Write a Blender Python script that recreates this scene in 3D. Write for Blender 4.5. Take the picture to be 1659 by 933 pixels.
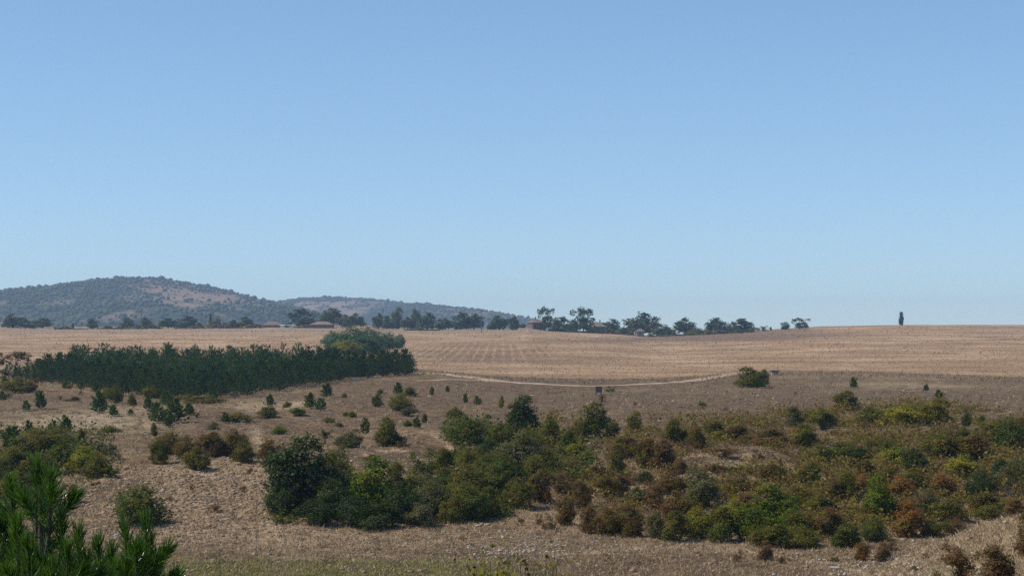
import bpy, math, random
import numpy as np
from mathutils import Vector, Matrix

sc = bpy.context.scene
for o in list(bpy.data.objects):
    bpy.data.objects.remove(o)

# ------------------------------------------------------------------ camera
FPX, CX, HOR = 3100.0, 829.5, 560.0       # focal length in photo pixels, centre column, row of the true horizon
cam_d = bpy.data.cameras.new('camera')
cam = bpy.data.objects.new('camera', cam_d)
sc.collection.objects.link(cam)
cam.location = (0, 0, 0)
cam.rotation_euler = (math.radians(90), 0, 0)
cam_d.sensor_width = 36
cam_d.lens = 36 * FPX / 1659
cam_d.shift_y = (HOR - 466.5) / 1659
cam_d.clip_start = 0.5
cam_d.clip_end = 20000
sc.camera = cam

# ------------------------------------------------------------------ world, sun, exposure
SUN = Vector((-0.66, -0.08, 0.80)).normalized()      # direction towards the sun
el = math.asin(SUN.z)
az = math.atan2(SUN.x, SUN.y)
w = bpy.data.worlds.new('World')
sc.world = w
w.use_nodes = True
nt = w.node_tree
nt.nodes.clear()
sky = nt.nodes.new('ShaderNodeTexSky')
sky.sky_type = 'NISHITA'
sky.sun_disc = False
sky.sun_elevation = el
sky.sun_rotation = az
sky.altitude = 2500
sky.air_density = 0.95
sky.dust_density = 0.0
sky.ozone_density = 2.5
bg = nt.nodes.new('ShaderNodeBackground')
bg.inputs[1].default_value = 0.14
wo = nt.nodes.new('ShaderNodeOutputWorld')
wb = nt.nodes.new('ShaderNodeMix'); wb.data_type = 'RGBA'; wb.blend_type = 'MULTIPLY'; wb.inputs[0].default_value = 1   # white balance
wb.inputs[7].default_value = (1.09, 1.355, 1.57, 1)
gam = nt.nodes.new('ShaderNodeGamma'); gam.inputs[1].default_value = 0.74     # softer falloff towards the horizon
nt.links.new(sky.outputs[0], gam.inputs[0]); nt.links.new(gam.outputs[0], wb.inputs[6]); nt.links.new(wb.outputs[2], bg.inputs[0])
nt.links.new(bg.outputs[0], wo.inputs[0])
sl = bpy.data.lights.new('sun', 'SUN')
sl.energy = 4.9
sl.angle = math.radians(0.53)
sl.color = (1.0, 0.885, 0.74)
so = bpy.data.objects.new('sun', sl)
so.rotation_euler = SUN.to_track_quat('Z', 'Y').to_euler()
sc.collection.objects.link(so)
sc.view_settings.view_transform = 'Standard'
sc.view_settings.look = 'None'
sc.view_settings.exposure = 0.0
sc.view_settings.gamma = 1.0
sc.render.engine = 'CYCLES'
sc.cycles.use_denoising = False
sc.cycles.max_bounces = 5
sc.cycles.volume_bounces = 1
sc.cycles.transparent_max_bounces = 4
COL = sc.collection
rng = np.random.default_rng(7)
R = random.Random(11)

# ------------------------------------------------------------------ helpers
def hash2(ix, iy, s):
    h = (ix.astype(np.int64) * 374761393 + iy.astype(np.int64) * 668265263 + s * 1274126177) & 0xffffffff
    h = ((h ^ (h >> 13)) * 1103515245) & 0xffffffff
    h = ((h ^ (h >> 16)) * 2246822519) & 0xffffffff
    return ((h ^ (h >> 15)) & 0xffff) / 65535.0

def vnoise(x, y, s=0):
    ix, iy = np.floor(x), np.floor(y)
    fx, fy = x - ix, y - iy
    fx, fy = fx * fx * (3 - 2 * fx), fy * fy * (3 - 2 * fy)
    a, b = hash2(ix, iy, s), hash2(ix + 1, iy, s)
    c, d = hash2(ix, iy + 1, s), hash2(ix + 1, iy + 1, s)
    return (a * (1 - fx) + b * fx) * (1 - fy) + (c * (1 - fx) + d * fx) * fy - 0.5

def fbm(x, y, s=0, o=3):
    t, a = 0, 1.0
    for k in range(o):
        t = t + a * vnoise(x * 2 ** k + 17 * k, y * 2 ** k - 9 * k, s + k)
        a *= 0.5
    return t

def sstep(a, b, x):
    t = np.clip((x - a) / (b - a), 0, 1)
    return t * t * (3 - 2 * t)

def mesh_np(name, verts, faces, mat=None, attrs=None, smooth=False):
    """faces: (n,3) or (n,4) int array"""
    me = bpy.data.meshes.new(name)
    verts = np.asarray(verts, np.float32); faces = np.asarray(faces, np.int32)
    n, k = faces.shape
    me.vertices.add(len(verts)); me.vertices.foreach_set('co', verts.ravel())
    me.loops.add(n * k); me.loops.foreach_set('vertex_index', faces.ravel())
    me.polygons.add(n)
    me.polygons.foreach_set('loop_start', np.arange(0, n * k, k, dtype=np.int32))
    me.polygons.foreach_set('loop_total', np.full(n, k, np.int32))
    if smooth:
        me.polygons.foreach_set('use_smooth', np.ones(n, bool))
    for an, av in (attrs or {}).items():
        at = me.attributes.new(an, 'FLOAT', 'POINT')
        at.data.foreach_set('value', np.asarray(av, np.float32).ravel())
    me.update(calc_edges=True)
    if mat: me.materials.append(mat)
    return me

def link(name, data, parent=None, loc=None, kind=None, label=None, cat=None, group=None):
    o = bpy.data.objects.new(name, data)
    COL.objects.link(o)
    if parent is not None: o.parent = parent
    if loc is not None: o.location = loc
    if kind: o['kind'] = kind
    if label: o['label'] = label
    if cat: o['category'] = cat
    if group: o['group'] = group
    return o

# ------------------------------------------------------------------ materials
def mat_new(name):
    m = bpy.data.materials.new(name); m.use_nodes = True
    n = m.node_tree; n.nodes.clear()
    out = n.nodes.new('ShaderNodeOutputMaterial')
    return m, n, out

def mixc(n, fac, a, b):
    x = n.nodes.new('ShaderNodeMix'); x.data_type = 'RGBA'
    for sock, v in ((x.inputs[0], fac), (x.inputs[6], a), (x.inputs[7], b)):
        if isinstance(v, (int, float)): sock.default_value = v
        elif isinstance(v, tuple): sock.default_value = (*v, 1)
        else: n.links.new(v, sock)
    return x.outputs[2]

def noise(n, vec, scale, detail=4, rough=.6):
    t = n.nodes.new('ShaderNodeTexNoise'); t.inputs['Scale'].default_value = scale
    t.inputs['Detail'].default_value = detail; t.inputs['Roughness'].default_value = rough
    if vec is not None: n.links.new(vec, t.inputs['Vector'])
    return t.outputs[0]

def ramp(n, fac, a, b):
    t = n.nodes.new('ShaderNodeMapRange'); t.inputs[1].default_value = a; t.inputs[2].default_value = b
    n.links.new(fac, t.inputs[0]); return t.outputs[0]

def math_(n, op, a, b=None):
    t = n.nodes.new('ShaderNodeMath'); t.operation = op
    for s, v in ((t.inputs[0], a), (t.inputs[1], b)):
        if v is None: continue
        if isinstance(v, (int, float)): s.default_value = v
        else: n.links.new(v, s)
    return t.outputs[0]

def scaled(n, vec, s):
    t = n.nodes.new('ShaderNodeVectorMath'); t.operation = 'MULTIPLY'
    n.links.new(vec, t.inputs[0]); t.inputs[1].default_value = s; return t.outputs[0]

def attr(n, name):
    t = n.nodes.new('ShaderNodeAttribute'); t.attribute_name = name; return t.outputs['Fac']

GAIN = dict(willow_leaves=1.8, near_pine_needles=1.1, sapling_leaves=1.0, hill_woodland_leaves=1.35, pine_needles=1.25, field_tree_leaves=2.0, pale_tree_leaves=1.7)
def leaf_mat(name, a, b, c=None, cfrac=0.0, transl=.3, rough=.5, patch=2.2, spec=.12):
    """leaf colour a..b per leaf and per plant, with patches of colour c"""
    m, n, out = mat_new(name)
    if spec != .1:
        G = GAIN.get(name, 1.4)
        a, b, c = (tuple(v * G * h for v, h in zip(q, (1.12, 1.06, .82))) if q else None for q in (a, b, c))
        transl = transl + .1
    tint = attr(n, 'tint')
    oi = n.nodes.new('ShaderNodeObjectInfo')
    f = math_(n, 'ADD', math_(n, 'MULTIPLY', tint, .75), math_(n, 'MULTIPLY', oi.outputs['Random'], .3))
    col = mixc(n, f, a, b)
    if c:
        tc = n.nodes.new('ShaderNodeTexCoord')
        shift = n.nodes.new('ShaderNodeVectorMath'); shift.operation = 'ADD'
        n.links.new(tc.outputs['Object'], shift.inputs[0])
        cr = n.nodes.new('ShaderNodeCombineXYZ')
        for k in range(3): n.links.new(math_(n, 'MULTIPLY', oi.outputs['Random'], 37.0 + 9 * k), cr.inputs[k])
        n.links.new(cr.outputs[0], shift.inputs[1])
        nz = noise(n, shift.outputs[0], patch, 2)
        nz = math_(n, 'ADD', nz, math_(n, 'MULTIPLY', math_(n, 'SUBTRACT', tint, .5), .25))
        lim = .72 - cfrac * .44
        col = mixc(n, ramp(n, nz, lim - .05, lim + .05), col, c)
    p = n.nodes.new('ShaderNodeBsdfPrincipled')
    n.links.new(col, p.inputs['Base Color']); p.inputs['Roughness'].default_value = rough
    p.inputs['Specular IOR Level'].default_value = spec
    tr = n.nodes.new('ShaderNodeBsdfTranslucent'); n.links.new(col, tr.inputs[0])
    mx = n.nodes.new('ShaderNodeMixShader'); mx.inputs[0].default_value = transl
    n.links.new(p.outputs[0], mx.inputs[1]); n.links.new(tr.outputs[0], mx.inputs[2])
    n.links.new(mx.outputs[0], out.inputs[0])
    return m

def plain_mat(name, a, b=None, scale=3.0, rough=.85, bump=0.0):
    m, n, out = mat_new(name)
    p = n.nodes.new('ShaderNodeBsdfPrincipled'); p.inputs['Roughness'].default_value = rough
    tc = n.nodes.new('ShaderNodeTexCoord')
    nz = noise(n, tc.outputs['Object'], scale, 5)
    n.links.new(mixc(n, ramp(n, nz, .35, .65), a, b or a), p.inputs['Base Color'])
    if bump:
        bp = n.nodes.new('ShaderNodeBump'); bp.inputs['Distance'].default_value = bump
        n.links.new(nz, bp.inputs['Height']); n.links.new(bp.outputs[0], p.inputs['Normal'])
    n.links.new(p.outputs[0], out.inputs[0])
    return m

M = {}
M['pine'] = leaf_mat('pine_needles', (.007, .028, .014), (.050, .105, .038), (.050, .085, .020), .3, .2, .6)
M['slope_pine'] = leaf_mat('slope_pine_needles', (.018, .050, .016), (.055, .115, .028), (.070, .105, .02), .35, .25, .6)
M['green'] = leaf_mat('green_leaves', (.022, .042, .007), (.062, .092, .014), (.090, .092, .015), .4)
M['dark'] = leaf_mat('dark_green_leaves', (.010, .022, .007), (.046, .070, .024), (.030, .054, .010), .4)
M['bright'] = leaf_mat('bright_green_leaves', (.032, .066, .006), (.098, .145, .012), (.13, .13, .013), .35)
M['olive'] = leaf_mat('olive_leaves', (.038, .048, .009), (.120, .124, .018), (.125, .090, .018), .25)
M['russet'] = leaf_mat('russet_leaves', (.066, .038, .016), (.130, .074, .026), (.090, .088, .016), .48)
M['orange'] = leaf_mat('orange_leaves', (.11, .055, .018), (.19, .095, .028), (.115, .10, .02), .35)
M['brown'] = leaf_mat('brown_leaves', (.068, .042, .025), (.155, .092, .050), (.080, .080, .020), .32)
M['grey'] = leaf_mat('grey_green_leaves', (.058, .064, .032), (.125, .125, .070), (.060, .068, .018), .4)
M['willow'] = leaf_mat('willow_leaves', (.024, .055, .030), (.070, .115, .065), (.035, .075, .030), .3)
M['tree'] = leaf_mat('field_tree_leaves', (.014, .032, .014), (.038, .066, .022), (.055, .060, .022), .22)
M['paletree'] = leaf_mat('pale_tree_leaves', (.045, .060, .034), (.085, .10, .05), (.06, .075, .03), .3)
M['yellow'] = leaf_mat('yellow_green_leaves', (.10, .10, .010), (.23, .21, .020), (.07, .11, .014), .35)
M['bark'] = plain_mat('bark', (.045, .035, .028), (.10, .08, .065), 12, .9, .01)
M['greybark'] = plain_mat('grey_bark', (.12, .105, .09), (.22, .20, .17), 12, .9, .01)

# ------------------------------------------------------------------ terrain
YK = np.array([-60, 4, 10, 20, 40, 60, 80, 95, 102, 110, 118, 126, 135, 145, 155, 175, 200, 225, 250, 280, 310, 350, 420, 520, 650, 800, 950, 1050, 1100, 1400, 2000, 3000, 7000.])
RK = np.array([1877, 1877, 1614, 1428, 1257, 1118, 995, 930, 899, 870, 834, 795, 757, 731, 712, 690, 668, 651, 637, 625, 613, 603, 590, 576, 562, 549, 540, 535, 533, 545, 556, 559, 560.])
CU = [-400, 0, 200, 400, 430, 600, 640, 700, 830, 855, 885, 1000, 1050, 1120, 1200, 1290, 1330, 1460, 1659, 2000]
CR = [531, 529.5, 529.5, 528, 527.5, 527.5, 531.5, 532, 532.5, 529, 533, 538, 543, 540, 536, 531, 528.5, 526, 526, 527]
BY = [0, 30, 45, 60, 72, 80, 90, 96]
BR = [1400, 1010, 935, 870, 827, 862, 925, 1100]

_YF = np.exp(np.linspace(math.log(60), math.log(7000), 1600))
_RF = np.interp(_YF, YK, RK)
for _ in range(3): _RF[20:-20] = np.convolve(_RF, np.ones(41) / 41, 'same')[20:-20]
_RF = np.where((_YF < 104) | (_YF > 900), np.interp(_YF, YK, RK), _RF)
def rowprof(u, Y):
    r = np.where(Y > 104, np.interp(Y, _YF, _RF), np.interp(Y, YK, RK))
    cr = np.interp(u, CU, CR)
    k = np.clip((613 - r) / 80.0, 0, 1.5)
    far = 613 - k * (613 - cr)
    r = np.where((Y > 310), np.where(Y > 1100, r - 533 + cr, far), r)
    # the two sides of the hollow: fold of the hillside
    r = r + 5.0 * np.exp(-((u - 500) / 260.0) ** 2) * np.exp(-((Y - 150) / 30.0) ** 2)
    # near bank on the right
    uc = np.clip(u, -400, 1760)
    bank = np.interp(Y, BY, BR) + (1659 - uc) * .387
    bank = np.where(Y < 96, bank, 3000)
    d = 14.0
    h = np.clip(.5 + .5 * (bank - r) / d, 0, 1)
    r2 = bank * (1 - h) + r * h - d * h * (1 - h)
    return np.where(Y < 96, r2, r)

TRACKA = [(640, 606), (700, 604), (760, 611), (820, 618.5), (880, 623), (950, 625), (1020, 624), (1100, 619), (1160, 611), (1185, 606), (1230, 601)]
TRACKB = [(330, 538), (400, 540.5), (520, 541), (640, 541), (720, 545), (792, 549), (770, 551), (705, 553)]
TRACKC = [(670, 617), (735, 614.5), (800, 617)]

def field_edge(u):
    return np.interp(u, [-400, 0, 250, 600, 680, 760, 850, 950, 1050, 1150, 1240, 1300, 1400, 1500, 1659, 2000],
                     [590, 588, 590, 596, 598, 605, 611, 614, 613, 607, 601, 600, 602, 605, 611, 614])

def height(x, Y):
    x = np.asarray(x, float); Y = np.asarray(Y, float)
    Yc = np.maximum(Y, 4.0)
    u = x / Yc * FPX + CX
    r = rowprof(u, Y)
    z = -(r - HOR) / FPX * Yc
    z = np.where(Y < 4, -1.7 + .05 * np.clip(-Y + 4, 0, 60) , z)
    scrub = sstep(-4, 8, r - field_edge(u))
    hill = sstep(112, 128, Y) * (1 - sstep(190, 240, Y))
    amp = .10 + .45 * hill
    z = z + scrub * amp * fbm(x / 13.0, Y / 13.0, 3, 2)
    z = z + scrub * (.10 + .26 * hill) * fbm(x / 3.1, Y / 3.1, 9, 2)
    z = z + (.03 + .08 * scrub + .03 * hill) * (1 - sstep(150, 260, Y)) * fbm(x / .8, Y / .8, 21, 2)
    z = z + .07 * sstep(150, 260, Y) * fbm(x / 2.4, Y / 5., 23, 2) * (1 - sstep(330, 420, Y))
    z = z + .12 * (1 - scrub) * fbm(x / 20., Y / 26., 31, 2)
    return z

# pixel of the photograph -> point of the terrain
_YS = np.exp(np.linspace(math.log(40), math.log(1150), 900))
_US = np.linspace(-400, 2000, 241)
_RT = np.minimum.accumulate(rowprof(_US[:, None], np.broadcast_to(_YS[None, :], (241, 900))), axis=1)
def ypix(u, row):
    u = np.atleast_1d(np.asarray(u, float)); row = np.atleast_1d(np.asarray(row, float))
    k = np.clip(np.round((u + 400) / 10).astype(int), 0, 240)
    out = np.empty(len(u))
    for kk in np.unique(k):
        sel = k == kk
        out[sel] = np.interp(-row[sel], -_RT[kk], _YS)
    return out
def at(u, row):
    Y = float(ypix(u, row)[0]); x = (u - CX) / FPX * Y
    return x, Y, float(height(x, Y))

def dist_poly(u, r, pts, rs):
    best = np.full(np.shape(u), 1e9)
    for (a, b), (c, d) in zip(pts[:-1], pts[1:]):
        dx, dy = c - a, (d - b) * rs
        t = np.clip(((u - a) * dx + (r - b) * rs * dy) / (dx * dx + dy * dy + 1e-9), 0, 1)
        best = np.minimum(best, np.hypot(u - a - t * dx, (r - b) * rs - t * dy))
    return best

TRAILS = [([(150, 775), (240, 768), (330, 752), (430, 745)], 5), ([(415, 690), (425, 740), (420, 800), (432, 850), (520, 895), (640, 905)], 8),
          ([(590, 735), (640, 728), (700, 742), (745, 738)], 4), ([(700, 700), (735, 735), (730, 780)], 5), ([(960, 745), (985, 775), (960, 800)], 8),
          ([(1110, 742), (1180, 738), (1270, 742)], 6), ([(1340, 765), (1345, 800)], 5), ([(880, 900), (1060, 885), (1240, 892), (1400, 925)], 6), ([(0, 690), (90, 684), (190, 676), (240, 690)], 6),
          ([(930, 700), (1010, 712), (1100, 735)], 4), ([(390, 660), (440, 664), (480, 655)], 10)]
def build_ground():
    tin = np.arange(-.285, .2851, .00112)
    tout = .285 * (1.13 ** np.arange(1, 14))
    t = np.concatenate([-tout[::-1], tin, tout])
    Y = np.concatenate([np.arange(-50, 40, 4), np.arange(40, 96, .8), np.arange(96, 135, .22), np.arange(135, 200, .38),
                        np.arange(200, 330, .8), np.arange(330, 600, 3), np.arange(600, 1200, 7), np.arange(1200, 3000, 60), np.arange(3000, 7001, 400)])
    T, YY = np.meshgrid(t, Y)
    X = T * (YY + 60)
    Z = height(X, YY)
    u = X / np.maximum(YY, 4) * FPX + CX
    r = rowprof(u, YY)
    fe = field_edge(u)
    jit = 5 * fbm(X / 9., YY / 9., 77, 3)
    vis = (YY > 85)
    fieldm = sstep(1.2, -1.2, (r + .4 * jit - fe)) * vis * 1.0
    green = sstep(903, 915, r + 1.2 * jit + .02 * np.abs(u - 500)) * sstep(880, 760, u + 4 * jit) * (YY < 105)
    # pale dry meadow, left, and pale verge along the plantation back
    pale = np.exp(-((u - 110) / 190.) ** 2) * np.exp(-((r - 678) / 22.) ** 2) + .8 * np.exp(-((u - 470) / 60.) ** 2) * np.exp(-((r - 662) / 14.) ** 2)
    pale += .6 * np.exp(-((u - 1450) / 280.) ** 2) * np.exp(-((r - 632) / 14.) ** 2) + .9 * np.exp(-((u - 30) / 80.) ** 2) * np.exp(-((r - 600) / 10.) ** 2)
    pale = np.clip(pale, 0, 1) * vis
    bare = sstep(900, 880, r) * sstep(745, 765, r) * (.5 + .6 * np.exp(-((u - 330) / 180.) ** 2)) * vis
    bare = np.clip(bare + sstep(1300, 1500, u) * (YY < 92) * .9, 0, 1)
    dark = np.exp(-((u - 1090) / 240.) ** 2) * np.exp(-((r - (549 - .02 * (u - 1090))) / 4.) ** 2) + .7 * np.exp(-((u - 800) / 130.) ** 2) * np.exp(-((r - 583) / 6.) ** 2)
    dark = np.clip(dark + .85 * sstep(562, 549, r + .016 * (u - 1000)) * sstep(1010, 1160, u) * sstep(1400, 1250, u), 0, 1)
    greyv = np.exp(-((r - 536) / 4.) ** 2) * sstep(1060, 960, u) * (YY > 400)
    mid = sstep(608, 618, r) * sstep(762, 735, r + 3 * jit) * np.clip(.30 + .50 * sstep(300, 650, u) + 1.7 * fbm(X / 14., YY / 20., 71, 4), 0, 1) * vis
    mid = np.clip(mid + .8 * sstep(862, 880, r) * np.clip(.25 + 2.4 * fbm(X / 5., YY / 9., 73, 3), 0, 1) * (YY < 112) * sstep(1400, 1300, u) * vis, 0, 1)
    trail = np.zeros_like(u)
    for pl, wd_ in TRAILS:
        trail = np.maximum(trail, np.exp(-(dist_poly(u + jit, r + .6 * jit, pl, 2.0) / wd_) ** 2))
    trail = trail * vis
    furrow = np.clip(1.4 * np.exp(-((u - 770) / 120.) ** 2) * np.exp(-((r - 570) / 13.) ** 2), 0, 1)
    H, W = T.shape
    idx = np.arange(H * W).reshape(H, W)
    F = np.stack([idx[:-1, :-1], idx[:-1, 1:], idx[1:, 1:], idx[1:, :-1]], -1).reshape(-1, 4)
    V = np.stack([X, YY, Z], -1).reshape(-1, 3)
    return mesh_np('ground', V, F, None, dict(field=fieldm, green=green, pale=pale, bare=bare, dark=dark, verge=greyv, furrow=furrow, mid=mid, trail=trail), True)

def ground_material():
    m, n, out = mat_new('ground_earth_and_dry_grass')
    g = n.nodes.new('ShaderNodeNewGeometry'); P = g.outputs['Position']
    n1 = noise(n, P, .9, 6, .65); n2 = noise(n, scaled(n, P, (1, .6, 1)), .16, 4); n3 = noise(n, P, 6.0, 5, .7)
    n4 = noise(n, scaled(n, P, (1.0, .8, 1)), 2.6, 3, .6)
    brown = mixc(n, ramp(n, n2, .38, .62), (.205, .140, .085), (.300, .222, .140))
    scr = mixc(n, ramp(n, n1, .36, .62), (.088, .060, .036), brown)
    scr = mixc(n, ramp(n, n3, .55, .72), scr, (.54, .44, .29))
    scr = mixc(n, math_(n, 'MULTIPLY', ramp(n, n4, .56, .68), .6), scr, (.115, .064, .043))
    n6 = noise(n, scaled(n, P, (1, .7, 1)), .055, 4, .6)
    scr = mixc(n, math_(n, 'MULTIPLY', ramp(n, n6, .54, .64), .55), scr, mixc(n, ramp(n, n3, .4, .65), (.20, .17, .095), (.40, .35, .22)))
    scr = mixc(n, math_(n, 'MULTIPLY', ramp(n, n6, .46, .38), .5), scr, mixc(n, ramp(n, n3, .4, .65), (.10, .066, .042), (.20, .135, .085)))
    # pale meadow
    pl = mixc(n, ramp(n, n3, .35, .65), (.25, .20, .125), (.55, .47, .34))
    scr = mixc(n, math_(n, 'MULTIPLY', attr(n, 'pale'), ramp(n, n1, .3, .55)), scr, pl)
    md = mixc(n, ramp(n, n1, .40, .60), (.088, .060, .038), (.185, .132, .088))
    md = mixc(n, ramp(n, n3, .56, .72), md, (.48, .39, .27))
    md = mixc(n, math_(n, 'MULTIPLY', ramp(n, n4, .54, .64), .7), md, (.065, .050, .030))
    scr = mixc(n, math_(n, 'MULTIPLY', attr(n, 'mid'), .9), scr, md)
    # bare soil bank
    so_ = mixc(n, ramp(n, n3, .35, .68), (.27, .195, .125), (.60, .48, .34))
    so_ = mixc(n, ramp(n, n4, .5, .66), so_, (.14, .088, .056))
    scr = mixc(n, math_(n, 'MULTIPLY', attr(n, 'bare'), ramp(n, n2, .3, .55)), scr, so_)
    scr = mixc(n, math_(n, 'MULTIPLY', attr(n, 'trail'), ramp(n, n1, .38, .55)), scr, mixc(n, ramp(n, n3, .35, .65), (.26, .185, .12), (.56, .45, .32)))
    gr = mixc(n, ramp(n, n3, .4, .65), (.13, .13, .035), (.27, .25, .08))
    gr = mixc(n, ramp(n, n1, .5, .68), gr, (.17, .13, .075))
    scr = mixc(n, attr(n, 'green'), scr, gr)
    # stubble field
    f1 = noise(n, scaled(n, P, (.035, .030, 1)), 1.0, 6, .62)
    f2 = noise(n, scaled(n, P, (.30, .07, 1)), 1.0, 4, .7)
    f3 = noise(n, scaled(n, P, (.010, .035, 1)), 1.0, 3, .5)
    f4 = noise(n, scaled(n, P, (1.1, .12, 1)), 1.0, 4, .75)
    fl = mixc(n, ramp(n, f3, .38, .62), (.270, .180, .110), (.350, .243, .152))
    fl = mixc(n, math_(n, 'MULTIPLY', ramp(n, f1, .50, .64), .8), fl, (.47, .36, .25))
    fl = mixc(n, math_(n, 'MULTIPLY', ramp(n, f1, .46, .34), .6), fl, (.19, .132, .095))
    fl = mixc(n, math_(n, 'MULTIPLY', ramp(n, f2, .58, .70), .7), fl, (.165, .118, .085))
    fl = mixc(n, math_(n, 'MULTIPLY', ramp(n, f4, .58, .66), .5), fl, (.47, .37, .27))
    fl = mixc(n, math_(n, 'MULTIPLY', ramp(n, f4, .42, .34), .5), fl, (.17, .12, .085))
    dk = mixc(n, ramp(n, f4, .4, .6), (.115, .082, .058), (.185, .135, .095))
    fl = mixc(n, math_(n, 'MULTIPLY', attr(n, 'dark'), .8), fl, dk)
    vg = mixc(n, ramp(n, f4, .4, .6), (.17, .135, .105), (.33, .28, .22))
    fl = mixc(n, math_(n, 'MULTIPLY', attr(n, 'verge'), .8), fl, vg)
    # drill rows running away from the viewer
    sep = n.nodes.new('ShaderNodeSeparateXYZ'); n.links.new(P, sep.inputs[0])
    sx = math_(n, 'ADD', math_(n, 'MULTIPLY', sep.outputs[0], 2 * math.pi / 2.6), math_(n, 'MULTIPLY', f3, 2.2))
    sx = math_(n, 'ADD', sx, math_(n, 'MULTIPLY', sep.outputs[1], .012))
    rows = math_(n, 'MULTIPLY', ramp(n, math_(n, 'SINE', sx), .15, .8), ramp(n, f4, .36, .60))
    fl = mixc(n, math_(n, 'MULTIPLY', math_(n, 'MULTIPLY', rows, attr(n, 'furrow')), .6), fl, (.43, .32, .21))
    fl = mixc(n, math_(n, 'MULTIPLY', attr(n, 'furrow'), math_(n, 'MULTIPLY', math_(n, 'SUBTRACT', 1.0, rows), .5)), fl, (.17, .115, .08))
    col = mixc(n, attr(n, 'field'), scr, fl)
    tn = n.nodes.new('ShaderNodeMix'); tn.data_type = 'RGBA'; tn.blend_type = 'MULTIPLY'; tn.inputs[0].default_value = 1; tn.inputs[7].default_value = (1.01, .98, .90, 1)
    n.links.new(col, tn.inputs[6]); col = tn.outputs[2]
    p = n.nodes.new('ShaderNodeBsdfPrincipled'); p.inputs['Roughness'].default_value = .95
    p.inputs['Specular IOR Level'].default_value = .1
    n.links.new(col, p.inputs['Base Color'])
    bp = n.nodes.new('ShaderNodeBump'); bp.inputs['Distance'].default_value = .45; bp.inputs['Strength'].default_value = 1.0
    hh = math_(n, 'ADD', n1, math_(n, 'MULTIPLY', n3, .45))
    n.links.new(hh, bp.inputs['Height']); n.links.new(bp.outputs[0], p.inputs['Normal'])
    n.links.new(p.outputs[0], out.inputs[0])
    return m

gm = build_ground(); gm.materials.append(ground_material())
link('ground', gm, kind='structure')

def track(pts, width, name):
    P = []
    pts = [(a + (c - a) * k / 12, b + (d - b) * k / 12) for (a, b), (c, d) in zip(pts[:-1], pts[1:]) for k in range(12)] + [pts[-1]]
    for u, r in pts:
        x, Y, z = at(u, r); P.append((x, Y))
    P = np.array(P)
    for _ in range(4): P[1:-1] = (P[:-2] + 2 * P[1:-1] + P[2:]) / 4
    # resample every ~1.5 m
    s = np.concatenate([[0], np.cumsum(np.hypot(*np.diff(P, axis=0).T))])
    q = np.arange(0, s[-1], 1.5)
    P = np.stack([np.interp(q, s, P[:, 0]), np.interp(q, s, P[:, 1])], -1)
    T = np.gradient(P, axis=0); T /= np.linalg.norm(T, axis=1)[:, None] + 1e-9
    N = np.stack([-T[:, 1], T[:, 0]], -1)
    V = []; F = []; off = np.linspace(-.5, .5, 7)
    for i in range(len(P)):
        for o_ in off:
            wv = width * (1 + .3 * float(vnoise(np.array(q[i] / 3.), np.array(o_ * 4), 5)))
            xy = P[i] + N[i] * wv * o_
            V.append((xy[0], xy[1], float(height(xy[0], xy[1])) + .05 - (.03 if abs(o_) > .45 else 0)))
    for i in range(len(P) - 1):
        for k in range(6):
            a = i * 7 + k; F.append((a, a + 1, a + 8, a + 7))
    return link(name, mesh_np(name, V, F, M['track'], smooth=True), kind='structure')
M['track'] = plain_mat('pale_dirt', (.26, .18, .115), (.38, .28, .185), .5, .95, .02)
track(TRACKA, 2.8, 'dirt_track')
track(TRACKC, 1.8, 'dirt_track')
track(TRACKB, 4.5, 'dirt_track')

# ------------------------------------------------------------------ far hills
HILLS = [
    (3500, [-700, -300, -60, 0, 60, 110, 150, 200, 250, 300, 345, 385, 420, 445, 480, 540, 640, 760],
           [522, 494, 480, 477, 472.5, 463.5, 458, 454.5, 456, 463.5, 471, 480, 490, 495, 505, 519, 545, 562], 1300),
    (4700, [250, 380, 430, 455, 480, 520, 560, 605, 640, 700, 760, 850, 950, 1050],
           [560, 515, 497, 491, 487.5, 485, 487, 488.5, 494, 503, 515, 530, 548, 562], 1200),
    (4200, [520, 560, 600, 640, 680, 720, 760, 800, 835, 860, 900, 1000],
           [556, 530, 508, 499, 496.5, 499, 502, 508, 514, 518, 532, 562], 900),
]
def hill_z(k, u, Y):
    Yc, uu, rr, wd = HILLS[k]
    row = np.interp(u, uu, rr)
    for _d in (6, 14):
        row = (row + np.interp(u - _d, uu, rr) + np.interp(u + _d, uu, rr)) / 3
    top = np.maximum((562 - row) / FPX * Yc, -3)
    t = (Y - Yc) / wd
    g = np.where(t < 0, np.cos(np.clip(-t, 0, 1) * math.pi / 2) ** 1.15, np.cos(np.clip(t * .8, 0, 1) * math.pi / 2))
    x = (u - CX) / FPX * Y
    gul = fbm(x / 240., Y / 500., 50 + k, 4)
    return top * g + gul * 26 * np.clip(top / 60, 0, 1) * np.clip(1.25 - g, .12, 1) * np.clip(g * 3, 0, 1) + 1.2 * fbm(x / 22., Y / 22., 60, 2)

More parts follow.
